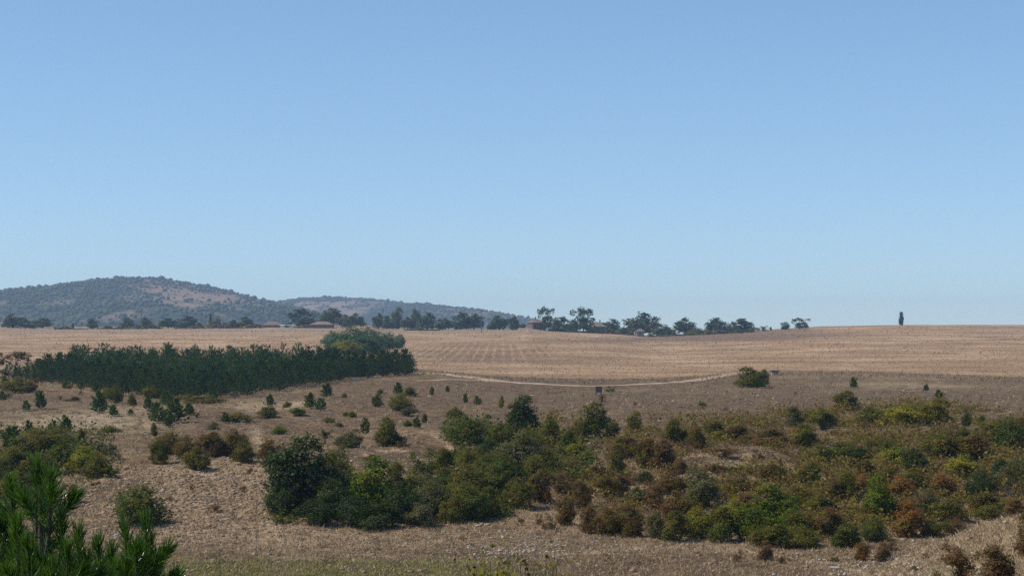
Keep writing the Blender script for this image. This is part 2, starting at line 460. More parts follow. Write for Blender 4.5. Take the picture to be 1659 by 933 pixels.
def wood_mask(k, u, Y):
    """how wooded the hillside is, 0..1"""
    Yc = HILLS[k][0]
    x = (u - CX) / FPX * Y
    row = HOR - hill_z(k, u, Y) / Y * FPX
    q = fbm(x / 110., Y / 210., 90 + k, 4)
    if k == 0:
        W = np.exp(-(np.maximum(np.abs(u - 300) - 40, 0) / 75.) ** 2) * np.exp(-((row - 472 - .12 * (u - 260)) / 21.) ** 2)
        W = np.maximum(W, .75 * np.exp(-((u - 205) / 45.) ** 2) * np.exp(-((row - 482) / 9.) ** 2)); W = np.maximum(W, .7 * np.exp(-((u - 380) / 60.) ** 2) * np.exp(-((row - 497) / 7.) ** 2))
        m = .90 - .95 * W
    elif k == 1:
        m = .76 - .12 * np.exp(-((row - 497) / 6.) ** 2)
    else:
        m = .62 + .2 * sstep(508, 520, row)
    q2 = fbm(x / 38., Y / 70., 95 + k, 3)
    return np.clip(m + .75 * q + .75 * q2, 0, 1)

def hill_material():
    m, n, out = mat_new('hill_scrub')
    g = n.nodes.new('ShaderNodeNewGeometry'); P = g.outputs['Position']
    a = noise(n, P, .035, 5, .65); b = noise(n, P, .12, 4, .7)
    tan = mixc(n, ramp(n, b, .4, .62), (.165, .115, .078), (.27, .205, .145))
    wd = mixc(n, ramp(n, b, .35, .65), (.022, .036, .020), (.055, .066, .034))
    f = math_(n, 'ADD', attr(n, 'wood'), math_(n, 'MULTIPLY', math_(n, 'SUBTRACT', a, .5), 1.6))
    col = mixc(n, ramp(n, f, .18, .74), tan, wd)
    p = n.nodes.new('ShaderNodeBsdfPrincipled'); p.inputs['Roughness'].default_value = 1
    p.inputs['Specular IOR Level'].default_value = .05
    n.links.new(col, p.inputs['Base Color'])
    bp = n.nodes.new('ShaderNodeBump'); bp.inputs['Distance'].default_value = 3.0
    n.links.new(b, bp.inputs['Height']); n.links.new(bp.outputs[0], p.inputs['Normal'])
    n.links.new(p.outputs[0], out.inputs[0])
    return m
M['hill'] = hill_material()
ico_v = []; ico_f = []
def ico():
    p = (1 + 5 ** .5) / 2
    v = np.array([(-1, p, 0), (1, p, 0), (-1, -p, 0), (1, -p, 0), (0, -1, p), (0, 1, p), (0, -1, -p), (0, 1, -p), (p, 0, -1), (p, 0, 1), (-p, 0, -1), (-p, 0, 1)], float)
    f = np.array([(0, 11, 5), (0, 5, 1), (0, 1, 7), (0, 7, 10), (0, 10, 11), (1, 5, 9), (5, 11, 4), (11, 10, 2), (10, 7, 6), (7, 1, 8), (3, 9, 4), (3, 4, 2), (3, 2, 6), (3, 6, 8), (3, 8, 9), (4, 9, 5), (2, 4, 11), (6, 2, 10), (8, 6, 7), (9, 8, 1)])
    return v / np.linalg.norm(v[0]), f
ICO = ico()
wv, wf, wt = [], [], []
nb = 0
for k, (Yc, uu, rr, wd) in enumerate(HILLS):
    us = np.arange(uu[0], uu[-1] + 1, 4.0)
    ys = np.concatenate([np.linspace(Yc - wd, Yc, 60), np.linspace(Yc, Yc + wd * 1.2, 22)[1:]])
    U, YY = np.meshgrid(us, ys)
    Z = hill_z(k, U, YY)
    H, W = U.shape; idx = np.arange(H * W).reshape(H, W)
    F = np.stack([idx[:-1, :-1], idx[:-1, 1:], idx[1:, 1:], idx[1:, :-1]], -1).reshape(-1, 4)
    me = mesh_np('hill', np.stack([(U - CX) / FPX * YY, YY, Z - 1.0], -1).reshape(-1, 3), F, M['hill'], dict(wood=wood_mask(k, U, YY)), True)
    link('hill', me, kind='structure')
    n = (9500, 4200, 3000)[k]
    u = rng.uniform(max(uu[0], -60), min(uu[-1], 920), n * 2); Y = Yc - wd * np.clip(rng.random(n * 2) ** 1.2, 0, .93) + 30
    ridge = rng.random(n * 2) < .10
    Y = np.where(ridge, Yc + rng.uniform(-60, 30, n * 2), Y)
    keep = rng.random(n * 2) < np.clip(wood_mask(k, u, Y) ** 1.6 * 1.1 + .03 + .35 * ridge, 0, 1)
    u, Y, ridge = u[keep][:n], Y[keep][:n], ridge[keep][:n]
    z = hill_z(k, u, Y) - 1
    s = (1.2 + 2.2 * rng.random(len(u)) ** 1.8) * (Yc / 3500) ** .5 * np.where(rng.random(len(u)) < .06, 1.55, 1)
    base = ICO[0][None] * rng.uniform(.65, 1.3, (len(u), 12, 1))
    vv = base * np.stack([s * 1.15, s * 1.15, s], -1)[:, None, :] + np.stack([(u - CX) / FPX * Y, Y, z + s * .6], -1)[:, None, :]
    wv.append(vv.reshape(-1, 3)); wf.append((ICO[1][None] + (nb + 12 * np.arange(len(u)))[:, None, None]).reshape(-1, 3))
    wt.append(np.repeat(rng.random(len(u)), 12)); nb += 12 * len(u)
M['wood'] = leaf_mat('hill_woodland_leaves', (.018, .034, .018), (.050, .068, .032), None, 0, .05, .9)
link('woodland', mesh_np('woodland', np.concatenate(wv), np.concatenate(wf), M['wood'], dict(tint=np.concatenate(wt)), True), kind='stuff',
     label='far-off dark scrub woodland covering the blue hills on the horizon', cat='woodland')

# ------------------------------------------------------------------ plant shapes
def tube_np(path, r0, r1, sides=5):
    path = np.asarray(path, float); n = len(path)
    V = []; F = []
    T = np.gradient(path, axis=0)
    for i in range(n):
        t = T[i] / (np.linalg.norm(T[i]) + 1e-9)
        a = np.cross(t, (0.3, 1, 0.2)); a /= np.linalg.norm(a) + 1e-9; b = np.cross(t, a)
        r = r0 + (r1 - r0) * i / (n - 1)
        for k in range(sides):
            an = 2 * math.pi * k / sides
            V.append(path[i] + r * (math.cos(an) * a + math.sin(an) * b))
    for i in range(n - 1):
        for k in range(sides):
            F.append((i * sides + k, i * sides + (k + 1) % sides, (i + 1) * sides + (k + 1) % sides, (i + 1) * sides + k))
    return np.array(V), np.array(F)

def join_np(parts):
    V, F, nb = [], [], 0
    for v, f in parts:
        V.append(v); F.append(f + nb); nb += len(v)
    return np.concatenate(V), np.concatenate(F)

def leaves(rg, P, N, size, aspect=1.6):
    """one rhombic leaf (or leaf spray) per point, facing roughly along N"""
    n = len(P)
    d = N + rg.normal(0, .65, (n, 3)); d /= np.linalg.norm(d, axis=1)[:, None] + 1e-9
    a = np.cross(d, rg.normal(0, 1, (n, 3))); a /= np.linalg.norm(a, axis=1)[:, None] + 1e-9
    b = np.cross(d, a)
    s = size * rg.uniform(.6, 1.35, (n, 1))
    V = np.stack([P - a * s * aspect * .5, P + b * s * .5 + d * s * .12, P + a * s * aspect * .5, P - b * s * .5 + d * s * .12], 1).reshape(-1, 3)
    F = np.arange(4 * n).reshape(-1, 4)
    return V, F, np.repeat(np.clip(rg.normal(.5, .25, n), 0, 1), 4)

def lobed_crown(seed, lobes, nclump, per, leaf, spread, low=0.0):
    """leaf clumps on the surfaces of overlapping lobes (x, y, z, r, squash)"""
    rg = np.random.default_rng(seed)
    L = np.array(lobes, float)
    pr = L[:, 3] ** 2; pr /= pr.sum()
    k = rg.choice(len(L), nclump, p=pr)
    d = rg.normal(0, 1, (nclump, 3)); d[:, 2] += .25; d /= np.linalg.norm(d, axis=1)[:, None]
    rad = L[k, 3] * (1 - .55 * rg.random(nclump) ** 2.2) * (1 + .28 * (rg.random(nclump) < .16) * rg.random(nclump) * 1.5)
    C = L[k, :3] + d * rad[:, None] * np.stack([np.ones(nclump), np.ones(nclump), L[k, 4]], -1)
    C = C[C[:, 2] > low]; 
    n = len(C) * per
    i = np.repeat(np.arange(len(C)), per)
    ctr = np.array([0, 0, .35])
    sp = spread * rg.uniform(.5, 1.3, len(C))[i][:, None]
    P = C[i] + rg.normal(0, 1, (n, 3)) * sp * (1, 1, .8)
    P = P[P[:, 2] > max(low - .02, .0)]
    N = P - ctr; N /= np.linalg.norm(N, axis=1)[:, None] + 1e-9
    N[:, 2] += .35
    return leaves(rg, P, N, leaf)

def stems_for(seed, lobes, nst, r0, top=.75, sides=4):
    rg = np.random.default_rng(seed + 999)
    parts = []
    for j in range(nst):
        L = lobes[j % len(lobes)]
        b = np.array([rg.normal(0, .04), rg.normal(0, .04), -.03])
        e = np.array([L[0], L[1], L[2]]) * (1, 1, top) + rg.normal(0, .08, 3)
        m1 = b * .5 + e * .5 + np.array([rg.normal(0, .04), rg.normal(0, .04), .06])
        e[2] = max(e[2], .15)
        t = np.linspace(0, 1, 6)[:, None]
        parts.append(tube_np((1 - t) ** 2 * b + 2 * t * (1 - t) * m1 + t * t * e, r0, r0 * .3, sides))
    return join_np(parts)

def rlobes(rg, form):
    if form == 'dome':
        L = [(0, 0, .38, .43, 1.05)]
        for k in range(9):
            a = 2 * math.pi * k / 9 + rg.uniform(-.3, .3); rr = rg.uniform(.18, .36)
            L.append((rr * math.cos(a), rr * math.sin(a), rg.uniform(.16, .66) * (1.15 - rr), rg.uniform(.12, .24), rg.uniform(.8, 1.2)))
        L.append((rg.uniform(-.12, .12), 0, .78, .17, 1.0))
    elif form == 'upright':
        L = [(0, 0, .35, .30, 1.2), (rg.uniform(-.08, .08), 0, .68, .24, 1.1), (rg.uniform(-.1, .1), 0, .86, .12, 1.1)]
        for k in range(8):
            a = rg.uniform(0, 6.28); rr = rg.uniform(.18, .34)
            L.append((rr * math.cos(a), rr * math.sin(a), rg.uniform(.14, .7), rg.uniform(.10, .19), 1.1))
    elif form == 'spread':
        L = []
        for k in range(11):
            a = rg.uniform(0, 6.28); rr = rg.uniform(0, .40)
            L.append((rr * math.cos(a), rr * math.sin(a), rg.uniform(.2, .78) * (1.2 - rr), rg.uniform(.12, .24), rg.uniform(1, 1.5)))
    elif form == 'loose':
        L = []
        for k in range(15):
            a = rg.uniform(0, 6.28); rr = rg.uniform(.02, .46)
            L.append((rr * math.cos(a), rr * math.sin(a), rg.uniform(.15, .88) * (1.15 - .5 * rr), rg.uniform(.07, .15), rg.uniform(1, 1.6)))
    elif form == 'tree':      # crown on a short trunk
        L = [(0, 0, .46, .36, .95)]
        for k in range(12):
            a = 2 * math.pi * k / 12 + rg.uniform(-.3, .3); rr = rg.uniform(.2, .40)
            L.append((rr * math.cos(a), rr * math.sin(a), rg.uniform(.14, .78) * (1.1 - .3 * rr), rg.uniform(.10, .20), 1))
        L.append((rg.uniform(-.15, .15), 0, .86, .13, 1)); L.append((rg.uniform(-.2, .2), .05, .8, .13, 1))
    elif form == 'airy':      # see-through crown with visible limbs
        L = []
        for k in range(27):
            a = rg.uniform(0, 6.28); rr = rg.uniform(.04, .42)
            L.append((rr * math.cos(a), rr * math.sin(a), rg.uniform(.20, .90) * (1.1 - .4 * rr), rg.uniform(.08, .15), 1))
    elif form == 'slim':
        L = [(rg.uniform(-.1, .1), rg.uniform(-.1, .1), z, .34 - .28 * abs(z - .42), .7) for z in (.12, .25, .38, .5, .62, .74, .86, .95)]
    return L

BROAD = {}
SPEC = dict(dome=(560, 15, .027, .042, .01), upright=(540, 15, .027, .040, .02), spread=(560, 14, .028, .046, .0), loose=(380, 11, .024, .036, .0),
            tree=(460, 8, .042, .030, .03), airy=(460, 8, .036, .026, .12), slim=(190, 7, .085, .05, .02))
for fi, (form, (nc, per, lf, spd, low)) in enumerate(SPEC.items()):
    for v in range(3 if form != 'slim' else 1):
        rg = np.random.default_rng(100 + 10 * fi + v)
        L = rlobes(rg, form)
        V, F, tint = lobed_crown(200 + 10 * fi + v, L, nc, per, lf, spd, low)
        cm = mesh_np(form + '_foliage', V, F, M['green'], dict(tint=tint))
        if form in ('tree', 'airy', 'slim'):
            t = np.linspace(0, 1, 5)[:, None]
            trunk = [tube_np((1 - t) * np.array([0, 0, -.03]) + t * np.array([rg.normal(0, .03), 0, .5]), .028, .014, 6)]
            if form != 'slim':
                for l in L[1:9]:
                    a0 = np.array([0, 0, rg.uniform(.14, .34)]); e = np.array(l[:3]); mm = a0 * .4 + e * .6 + np.array([0, 0, -.05])
                    tt = np.linspace(0, 1, 4)[:, None]
                    trunk.append(tube_np((1 - tt) ** 2 * a0 + 2 * tt * (1 - tt) * mm + tt * tt * e, .014, .004, 4))
            sv, sf = join_np(trunk)
        else:
            sv, sf = stems_for(fi * 7 + v, L, 9 if form == 'loose' else 6, .012)
        BROAD[(form, v)] = (cm, mesh_np(form + '_stems', sv, sf, M['bark'], smooth=True))

def needle_tris(rg, base, direc, n, length, width, cone):
    """n needle sprays from a shoot: thin triangles round direction direc"""
    d = direc[None] + rg.normal(0, cone, (n, 3)); d /= np.linalg.norm(d, axis=1)[:, None]
    l = length * rg.uniform(.7, 1.2, (n, 1))
    s = np.cross(d, rg.normal(0, 1, (n, 3))); s /= np.linalg.norm(s, axis=1)[:, None] + 1e-9
    b = base[None] + rg.normal(0, length * .12, (n, 3))
    return np.stack([b - s * width * .5, b + s * width * .5, b + d * l], 1).reshape(-1, 3)

def pine_proto(seed, levels=9, nper=13, arms=6, fat=1.0, narrow=1.0):
    rg = np.random.default_rng(seed)
    tv = []; br = [tube_np([(0, 0, -.03), (0, 0, .45), (rg.normal(0, .01), 0, .95)], .022, .006, 5)]
    for lv in range(levels):
        z = .10 + .80 * (lv / (levels - 1)) ** .95
        R0 = (.40 * (1 - lv / levels) ** .75 + .05) * narrow * rg.uniform(.85, 1.15)
        for k in range(arms if lv < levels - 2 else 4):
            a = 2 * math.pi * (k + rg.random() * .7) / arms + lv
            Rr = R0 * rg.uniform(.5, 1.25)
            for q in (.45, .75, 1.0):
                p = np.array([math.cos(a) * Rr * q, math.sin(a) * Rr * q, z + .09 * q * q + rg.normal(0, .015)])
                dd = np.array([math.cos(a) * .45, math.sin(a) * .45, .85])
                tv.append(needle_tris(rg, p, dd, nper if q == 1 else nper * 2 // 3, .085 * fat, .026, .45))
            if k % 2 == 0:
                br.append(tube_np([(0, 0, z - .03), (math.cos(a) * Rr * .6, math.sin(a) * Rr * .6, z + .02), (math.cos(a) * Rr, math.sin(a) * Rr, z + .09)], .007, .003, 3))
    for q in range(5):
        tv.append(needle_tris(rg, np.array([0, 0, .84 + .03 * q]), np.array([0, 0, 1.]), nper, .07, .018, .28))
    V = np.concatenate(tv)
    tint = np.repeat(np.clip(rg.normal(.5, .25, len(V) // 3), 0, 1), 3)
    bv, bf = join_np(br)
    return (mesh_np('pine_foliage', V, np.arange(len(V)).reshape(-1, 3), M['pine'], dict(tint=tint)),
            mesh_np('pine_trunk', bv, bf, M['bark'], smooth=True))
PINES = [pine_proto(5), pine_proto(6, 10, 12), pine_proto(7, 8, 13, 7), pine_proto(8, 9, 12, 5, 1.0, .8)]
SPINES = [pine_proto(15, 8, 30, 7, 1.5, 1.1), pine_proto(16, 7, 30, 7, 1.6, 1.15), pine_proto(17, 9, 28, 7, 1.3, .95)]
LOWPINE = [pine_proto(25, 6, 6, 5, 1.3), pine_proto(26, 7, 5, 5, 1.3)]

# ------------------------------------------------------------------ placing plants
PLANTS = []
def plant(name, meshes, matname, u, row, wpx, hpx, cat, label=None, group=None, pos=None, parts=('foliage', 'stem'), bark=None, sink=.0, rz=None, single=False):
    x, Y, z = pos or at(u, row)
    s = Y / FPX
    root = bpy.data.objects.new(name, None)
    COL.objects.link(root)
    root.location = (x, Y, z - sink)
    root.rotation_euler = (0, 0, R.uniform(0, 6.28) if rz is None else rz)
    root.scale = (wpx * s, wpx * s, hpx * s)
    root['category'] = cat
    if label: root['label'] = label
    if group: root['group'] = group
    for me, pn in zip(meshes, parts):
        o = bpy.data.objects.new(pn, me)
        COL.objects.link(o); o.parent = root
        if pn == parts[0] and matname:
            o.material_slots[0].link = 'OBJECT'; o.material_slots[0].material = M[matname]
        if pn == parts[1] and bark:
            o.material_slots[0].link = 'OBJECT'; o.material_slots[0].material = M[bark]
    PLANTS.append((root, name, matname, u, row, wpx, hpx))
    return root

ADJ = dict(green='green', dark='dark green', bright='bright green', olive='olive', russet='russet', orange='orange-brown', brown='brown',
           grey='grey-green', yellow='yellow-green', slope_pine='dark green', willow='silvery green')
# (kind of leaf, form, x of its foot, row of its foot, width, height)   p = young pine
S = '''
p 0 65 660 22 27;p 1 43 662 15 15;p 2 161 668 34 33;p 0 183 673 18 17;p 1 256 681 32 30;p 0 283 682 38 38;p 2 307 673 26 20;p 1 271 657 24 22;p 0 272 689 18 17;p 2 240 666 18 22;p 0 212 670 12 9
p 1 130 632 12 14;p 2 155 636 16 16;p 0 106 630 14 12;p 1 20 728 38 34;p 0 47 712 18 20;p 2 106 708 28 28;p 1 86 706 18 18;p 0 529 644 22 22;p 2 437 660 20 18;p 1 592 700 16 24;p 0 365 684 16 16;p 2 502 663 24 24;p 1 519 665 22 18
p 0 1383 629 16 16;p 1 1522 648 16 15;p 2 1228 629 22 16;p 0 754 652 9 15;p 1 774 656 14 13;p 2 645 639 20 18;p 1 5 650 14 14;p 0 1500 634 12 10;p 2 725 636 9 10
olive upright 230 636 20 30;yellow dome 203 633 12 9;olive dome 247 645 34 22;olive upright 214 658 18 20;green dome 186 652 26 30;olive spread 330 652 60 14;olive spread 306 649 26 12;yellow upright 362 628 9 14;olive dome 61 617 26 18;yellow spread 112 630 14 8
olive dome 175 645 20 18;olive dome 30 636 46 26;brown dome 48 636 24 20;olive upright 6 632 20 24;brown loose 97 648 10 8;brown loose 132 640 10 8;brown spread 118 650 24 8;grey loose 14 645 12 9;brown loose 60 622 18 12
olive spread 434 676 34 20;bright spread 482 675 26 14;olive dome 465 662 15 12;bright dome 453 699 24 14;olive dome 533 683 22 12;olive spread 549 688 16 8;olive dome 560 672 11 8;green dome 571 674 14 10
green upright 612 662 20 22;olive dome 616 637 9 8;grey dome 558 644 9 8;olive spread 664 642 24 15;olive dome 648 667 38 28;grey spread 662 670 26 16;olive dome 616 637 8 7;olive upright 700 640 9 14;olive dome 737 676 26 24;yellow upright 812 662 13 20;olive dome 790 679 13 10
olive upright 688 684 12 15;green dome 660 692 14 12;green upright 675 694 14 17;olive spread 385 681 38 18;grey loose 345 690 22 14;grey loose 401 685 24 14;olive dome 178 703 32 13;olive upright 250 703 16 22;grey dome 345 692 18 10;brown loose 320 676 14 8
olive dome 62 738 76 40;olive dome 92 726 54 30;green dome 108 752 54 40;yellow dome 138 762 56 44;olive dome 158 770 44 42;olive spread 24 765 64 46;olive upright 131 720 16 24;grey spread 162 738 36 20;grey loose 178 742 26 22;olive dome 60 765 60 36;green spread 8 775 50 44;olive spread 22 806 70 48;dark dome 62 775 46 26
green upright 119 812 20 30;green dome 226 848 84 64;brown loose 275 812 14 9;brown loose 348 832 24 14;brown loose 310 790 12 10;brown loose 395 795 14 11;olive spread 150 783 10 6;olive dome 159 782 8 7;brown loose 405 763 16 12;brown loose 105 790 18 14
olive upright 256 754 32 38;russet dome 274 738 52 36;russet dome 302 748 44 38;olive dome 318 759 42 38;russet upright 345 742 44 40;russet dome 378 740 54 40;olive dome 394 750 36 32;russet upright 436 752 42 38;brown loose 452 742 20 22;brown dome 328 735 30 26
grey dome 566 728 42 28;grey loose 527 712 24 18;olive upright 627 722 48 44;dark dome 640 722 34 22;brown spread 600 742 22 9;brown loose 652 724 20 12;grey spread 528 702 12 8;brown loose 575 700 14 8
dark upright 490 832 124 118;yellow spread 460 834 48 42;olive dome 534 806 66 74;dark dome 542 842 66 66;bright upright 607 838 84 94;olive upright 640 806 44 58;dark dome 655 846 60 64;grey dome 700 838 56 60;grey spread 682 852 46 42;olive dome 735 846 44 46;green dome 764 842 62 56;olive upright 790 836 42 46;green dome 722 798 54 42;olive dome 760 805 64 54;green dome 803 806 54 52
dark dome 575 852 60 50;dark dome 515 830 80 84;green dome 572 828 66 66;dark dome 455 838 52 56;green dome 700 822 70 44;olive dome 800 770 60 40;dark spread 620 856 70 40;dark spread 510 852 60 44;olive dome 668 800 46 36;grey dome 690 800 40 38;olive spread 745 820 60 40
green dome 755 724 58 48;olive upright 718 762 42 38;dark dome 792 738 46 32;dark upright 849 704 66 64;green dome 815 724 46 44;grey dome 846 764 76 64;olive upright 893 722 44 54;green dome 920 732 46 42;green upright 966 712 54 64;yellow spread 938 742 44 30;olive dome 992 710 34 34;olive upright 1030 702 34 42;olive dome 1096 722 46 48;russet upright 1130 728 42 42;olive spread 1162 716 56 40;russet spread 1202 718 56 36;brown spread 1238 722 44 26
olive dome 885 764 46 44;green dome 820 800 70 60;olive dome 838 822 54 50;russet upright 876 812 44 52;brown loose 935 756 14 22;grey spread 914 786 34 24;green dome 790 780 50 40;olive dome 868 788 50 44;olive dome 858 730 50 36;olive dome 940 712 36 40
russet dome 1010 742 54 46;russet upright 1046 760 54 54;dark dome 1046 786 30 22;brown upright 1077 762 54 52;brown dome 1102 772 38 28;olive upright 1000 780 34 56;russet dome 984 804 44 42;grey spread 1032 808 44 30;brown upright 940 820 44 50;russet upright 918 850 40 52;brown upright 952 862 38 50;russet dome 986 866 54 54;russet upright 1020 868 50 56;brown loose 890 856 28 24;brown loose 872 848 14 16;brown loose 845 850 14 13;brown upright 1060 820 44 44;russet dome 1085 800 50 40;russet spread 965 780 40 30
grey upright 1135 820 72 66;russet dome 1102 838 62 52;grey upright 1062 872 34 50;olive upright 1092 874 54 56;yellow dome 1130 868 62 58;green dome 1172 874 56 62;bright dome 1250 858 90 84;bright upright 1216 872 64 64;olive dome 1290 876 56 52;bright dome 1275 862 54 60;yellow dome 1190 850 50 52;olive dome 1230 880 60 40;green dome 1262 884 60 42
brown loose 1175 744 54 22;brown loose 1226 744 24 18;dark dome 1186 776 20 14;russet dome 1250 782 50 32;brown loose 1216 776 18 14;russet spread 1195 800 60 30;brown spread 1160 770 40 20;brown dome 1215 822 50 34;grey loose 1120 800 46 50;brown loose 1010 800 50 44;olive loose 1400 740 54 40;brown loose 1480 840 50 44;olive loose 1320 750 50 36;olive loose 760 770 50 46;green loose 690 780 54 46;grey loose 545 770 50 52;brown loose 910 800 44 40;olive loose 1560 720 56 40
grey upright 1286 692 40 40;olive dome 1332 698 56 40;olive dome 1370 668 50 42;green dome 1408 692 44 38;yellow spread 1470 694 66 44;olive upright 1520 694 54 50;green upright 1565 694 20 28;green upright 1590 696 16 24;olive dome 1440 688 40 30;olive upright 1495 690 34 40
russet spread 1252 722 66 32;olive dome 1302 720 54 42;green dome 1362 748 60 50;green dome 1332 752 38 32;dark dome 1394 750 46 36;olive spread 1430 732 60 36;yellow dome 1452 756 64 44;dark dome 1482 768 54 42;olive dome 1532 740 84 52;dark dome 1545 742 50 30;russet dome 1584 744 64 52;green dome 1636 728 60 64;olive dome 1612 705 50 34;russet spread 1655 706 40 34
olive dome 1312 788 44 44;olive dome 1370 810 46 56;bright upright 1424 840 66 82;green dome 1416 874 46 44;russet dome 1342 866 66 54;green dome 1374 884 66 44;olive dome 1304 884 54 40;orange spread 1462 806 54 44;orange dome 1530 804 58 40;grey dome 1502 832 52 48;orange upright 1470 868 64 66;olive dome 1540 844 64 44;dark dome 1590 806 56 52;yellow dome 1560 776 56 44;dark dome 1620 782 46 40;grey loose 1636 806 56 70;olive dome 1602 836 74 44;brown dome 1644 838 50 30;brown dome 1546 864 44 32;olive dome 1510 868 52 34;russet dome 1350 812 50 40;olive dome 1660 780 50 50;orange spread 1400 800 40 34
russet upright 1400 776 40 34;russet dome 1290 820 50 44;olive spread 1330 830 56 40;olive dome 1480 792 50 36;russet spread 1440 782 40 30
orange upright 1398 906 30 34;brown upright 1430 908 32 34;brown upright 1240 906 32 38;brown loose 1266 912 18 16;green spread 1352 908 18 10;brown loose 1445 890 24 22;brown loose 1196 908 14 22
olive upright 1212 628 58 38;olive upright 1236 626 26 32;green loose 1139 664 18 16;brown loose 1176 666 14 9;green loose 988 634 20 10;brown loose 976 652 14 18;brown loose 1030 660 10 8;grey loose 1290 640 8 7
brown loose 1550 950 90 80;brown upright 1612 955 70 84;brown upright 1664 912 50 86;brown loose 1610 842 24 20;brown loose 1500 905 22 12;olive spread 1484 925 22 10;brown loose 1580 872 18 10
'''
LAND = [(486, 770, "the big dark tree"), (607, 790, "the bright pointed tree"), (849, 670, "the tall dark bush"),
        (846, 735, "the grey-green dome bush"), (226, 815, "the lone dome bush"), (1135, 785, 'the silvery upright bush'),
        (1250, 815, 'the bright green thicket'), (1424, 800, "the bright upright bush"), (1530, 785, 'the orange shrub'),
        (1636, 770, 'the bare grey bush'), (345, 725, 'the russet row'), (20, 600, 'the forked tree by the pines'), (283, 665, "the young pine cluster"),
        (577, 613, 'the grey stone trough'), (1255, 604, 'the concrete well'), (970, 634, 'the dark box by the track'), (1550, 900, "the bank's twiggy bush"),
        (90, 735, 'the olive thicket'), (1370, 640, "the bush topped by a pine"), (986, 840, "the lowest russet clump"), (755, 700, "the dense green bush")]
TALL = {'upright': 'upright', 'dome': 'rounded', 'spread': 'low spreading', 'loose': 'sparse twiggy', '0': 'bushy', '1': 'broad', '2': 'dense'}
items = []
for it in S.replace('\n', ';').split(';'):
    it = it.split()
    if len(it) == 6:
        if it[1] == 'dome' and float(it[2]) > 860 and len(items) % 3: it[1] = ('spread', 'upright')[len(items) % 3 - 1]
        items.append((it[0], it[1], *map(float, it[2:])))
def where(u, rmid):
    d = [(math.hypot(u - a, (rmid - b) * 1.6), a, b, t) for a, b, t in LAND]
    d.sort()
    dist, a, b, t = d[0]
    if dist < 7: return 'here', t, dist
    an = math.degrees(math.atan2(-(rmid - b) * 1.6, u - a)) % 360
    w_ = ['right of', 'upslope right of', 'upslope of', 'upslope left of', 'left of', 'downslope left of', 'downslope of', 'downslope right of'][int(((an + 22.5) % 360) // 45)]
    return w_, t, dist
info = []
for kind, form, u, row, wp, hp in items:
    w_, t, dist = where(u, row - hp / 2)
    noun = 'young pine' if kind == 'p' else 'shrub'
    desc = (TALL[form] + ' ' + (ADJ.get(kind, 'dark green') if kind != 'p' else 'dark green'))
    info.append((desc + ' ' + noun, w_, t, dist))
keyc = {}
for i, (d_, w_, t, dist) in enumerate(info): keyc.setdefault((d_, w_, t), []).append((dist, i))
ORD = ['nearest', 'second nearest', 'third nearest', 'fourth nearest', 'fifth nearest', 'sixth nearest', 'seventh nearest', 'eighth nearest']
LAB = {}
for (d_, w_, t), l in keyc.items():
    l.sort()
    for j, (dist, i) in enumerate(l):
        base = f'{d_} {w_} {t}' if w_ != 'here' else f'{d_}, itself {t}'.replace(', itself the', ' known as the')
        LAB[i] = base if len(l) == 1 else f'{base}, {ORD[min(j, 7)]}'
OWN = {(486, 832): 'tallest dark green tree with silvery-lit leaves filling the gully', (607, 838): 'bright green pointed tree beside the dark tree in the gully',
       (849, 704): 'tall dark green bush standing above the thicket mid-slope', (846, 764): 'large grey-green dome bush below the tall dark bush',
       (226, 848): 'lone dome-shaped green bush casting a shadow on the bare slope', (1135, 820): 'silvery grey upright bush with bare tips amid brown scrub',
       (1250, 858): 'widest bright green bush of the thicket above the valley floor', (1424, 840): 'bright green upright bush standing amid russet and olive scrub',
       (1530, 804): 'orange autumn shrub amid the olive scrub', (1636, 806): 'bare grey leafless bush among the olive scrub near the bank',
       (1550, 950): 'twiggy brown bush on the dry bank in front', (1212, 628): 'olive upright bush at the stubble edge beside the concrete well'}
used = set()
for i, (kind, form, u, row, wp, hp) in enumerate(items):
    lab = OWN.get((int(u), int(row)), LAB[i])
    while lab in used: lab = lab.replace('shrub', 'small shrub', 1) if 'small shrub' not in lab else lab + ' again'
    used.add(lab)
    if kind == 'p':
        plant('young_pine', SPINES[int(form)], 'slope_pine', u, row, wp * 1.05, hp * 1.05, 'pine tree', lab, 'young pines scattered on the dry slope', parts=('needles', 'trunk'))
    else:
        me = BROAD[(form, R.randrange(3))]
        plant('shrub', me, kind, u, row, wp * (1.12 if u < 880 else 1.05), hp * (1.08 if u < 880 else .92), 'shrub', lab, 'shrubs on the dry hillside', sink=.03, bark='greybark' if kind in ('grey', 'brown') else None)

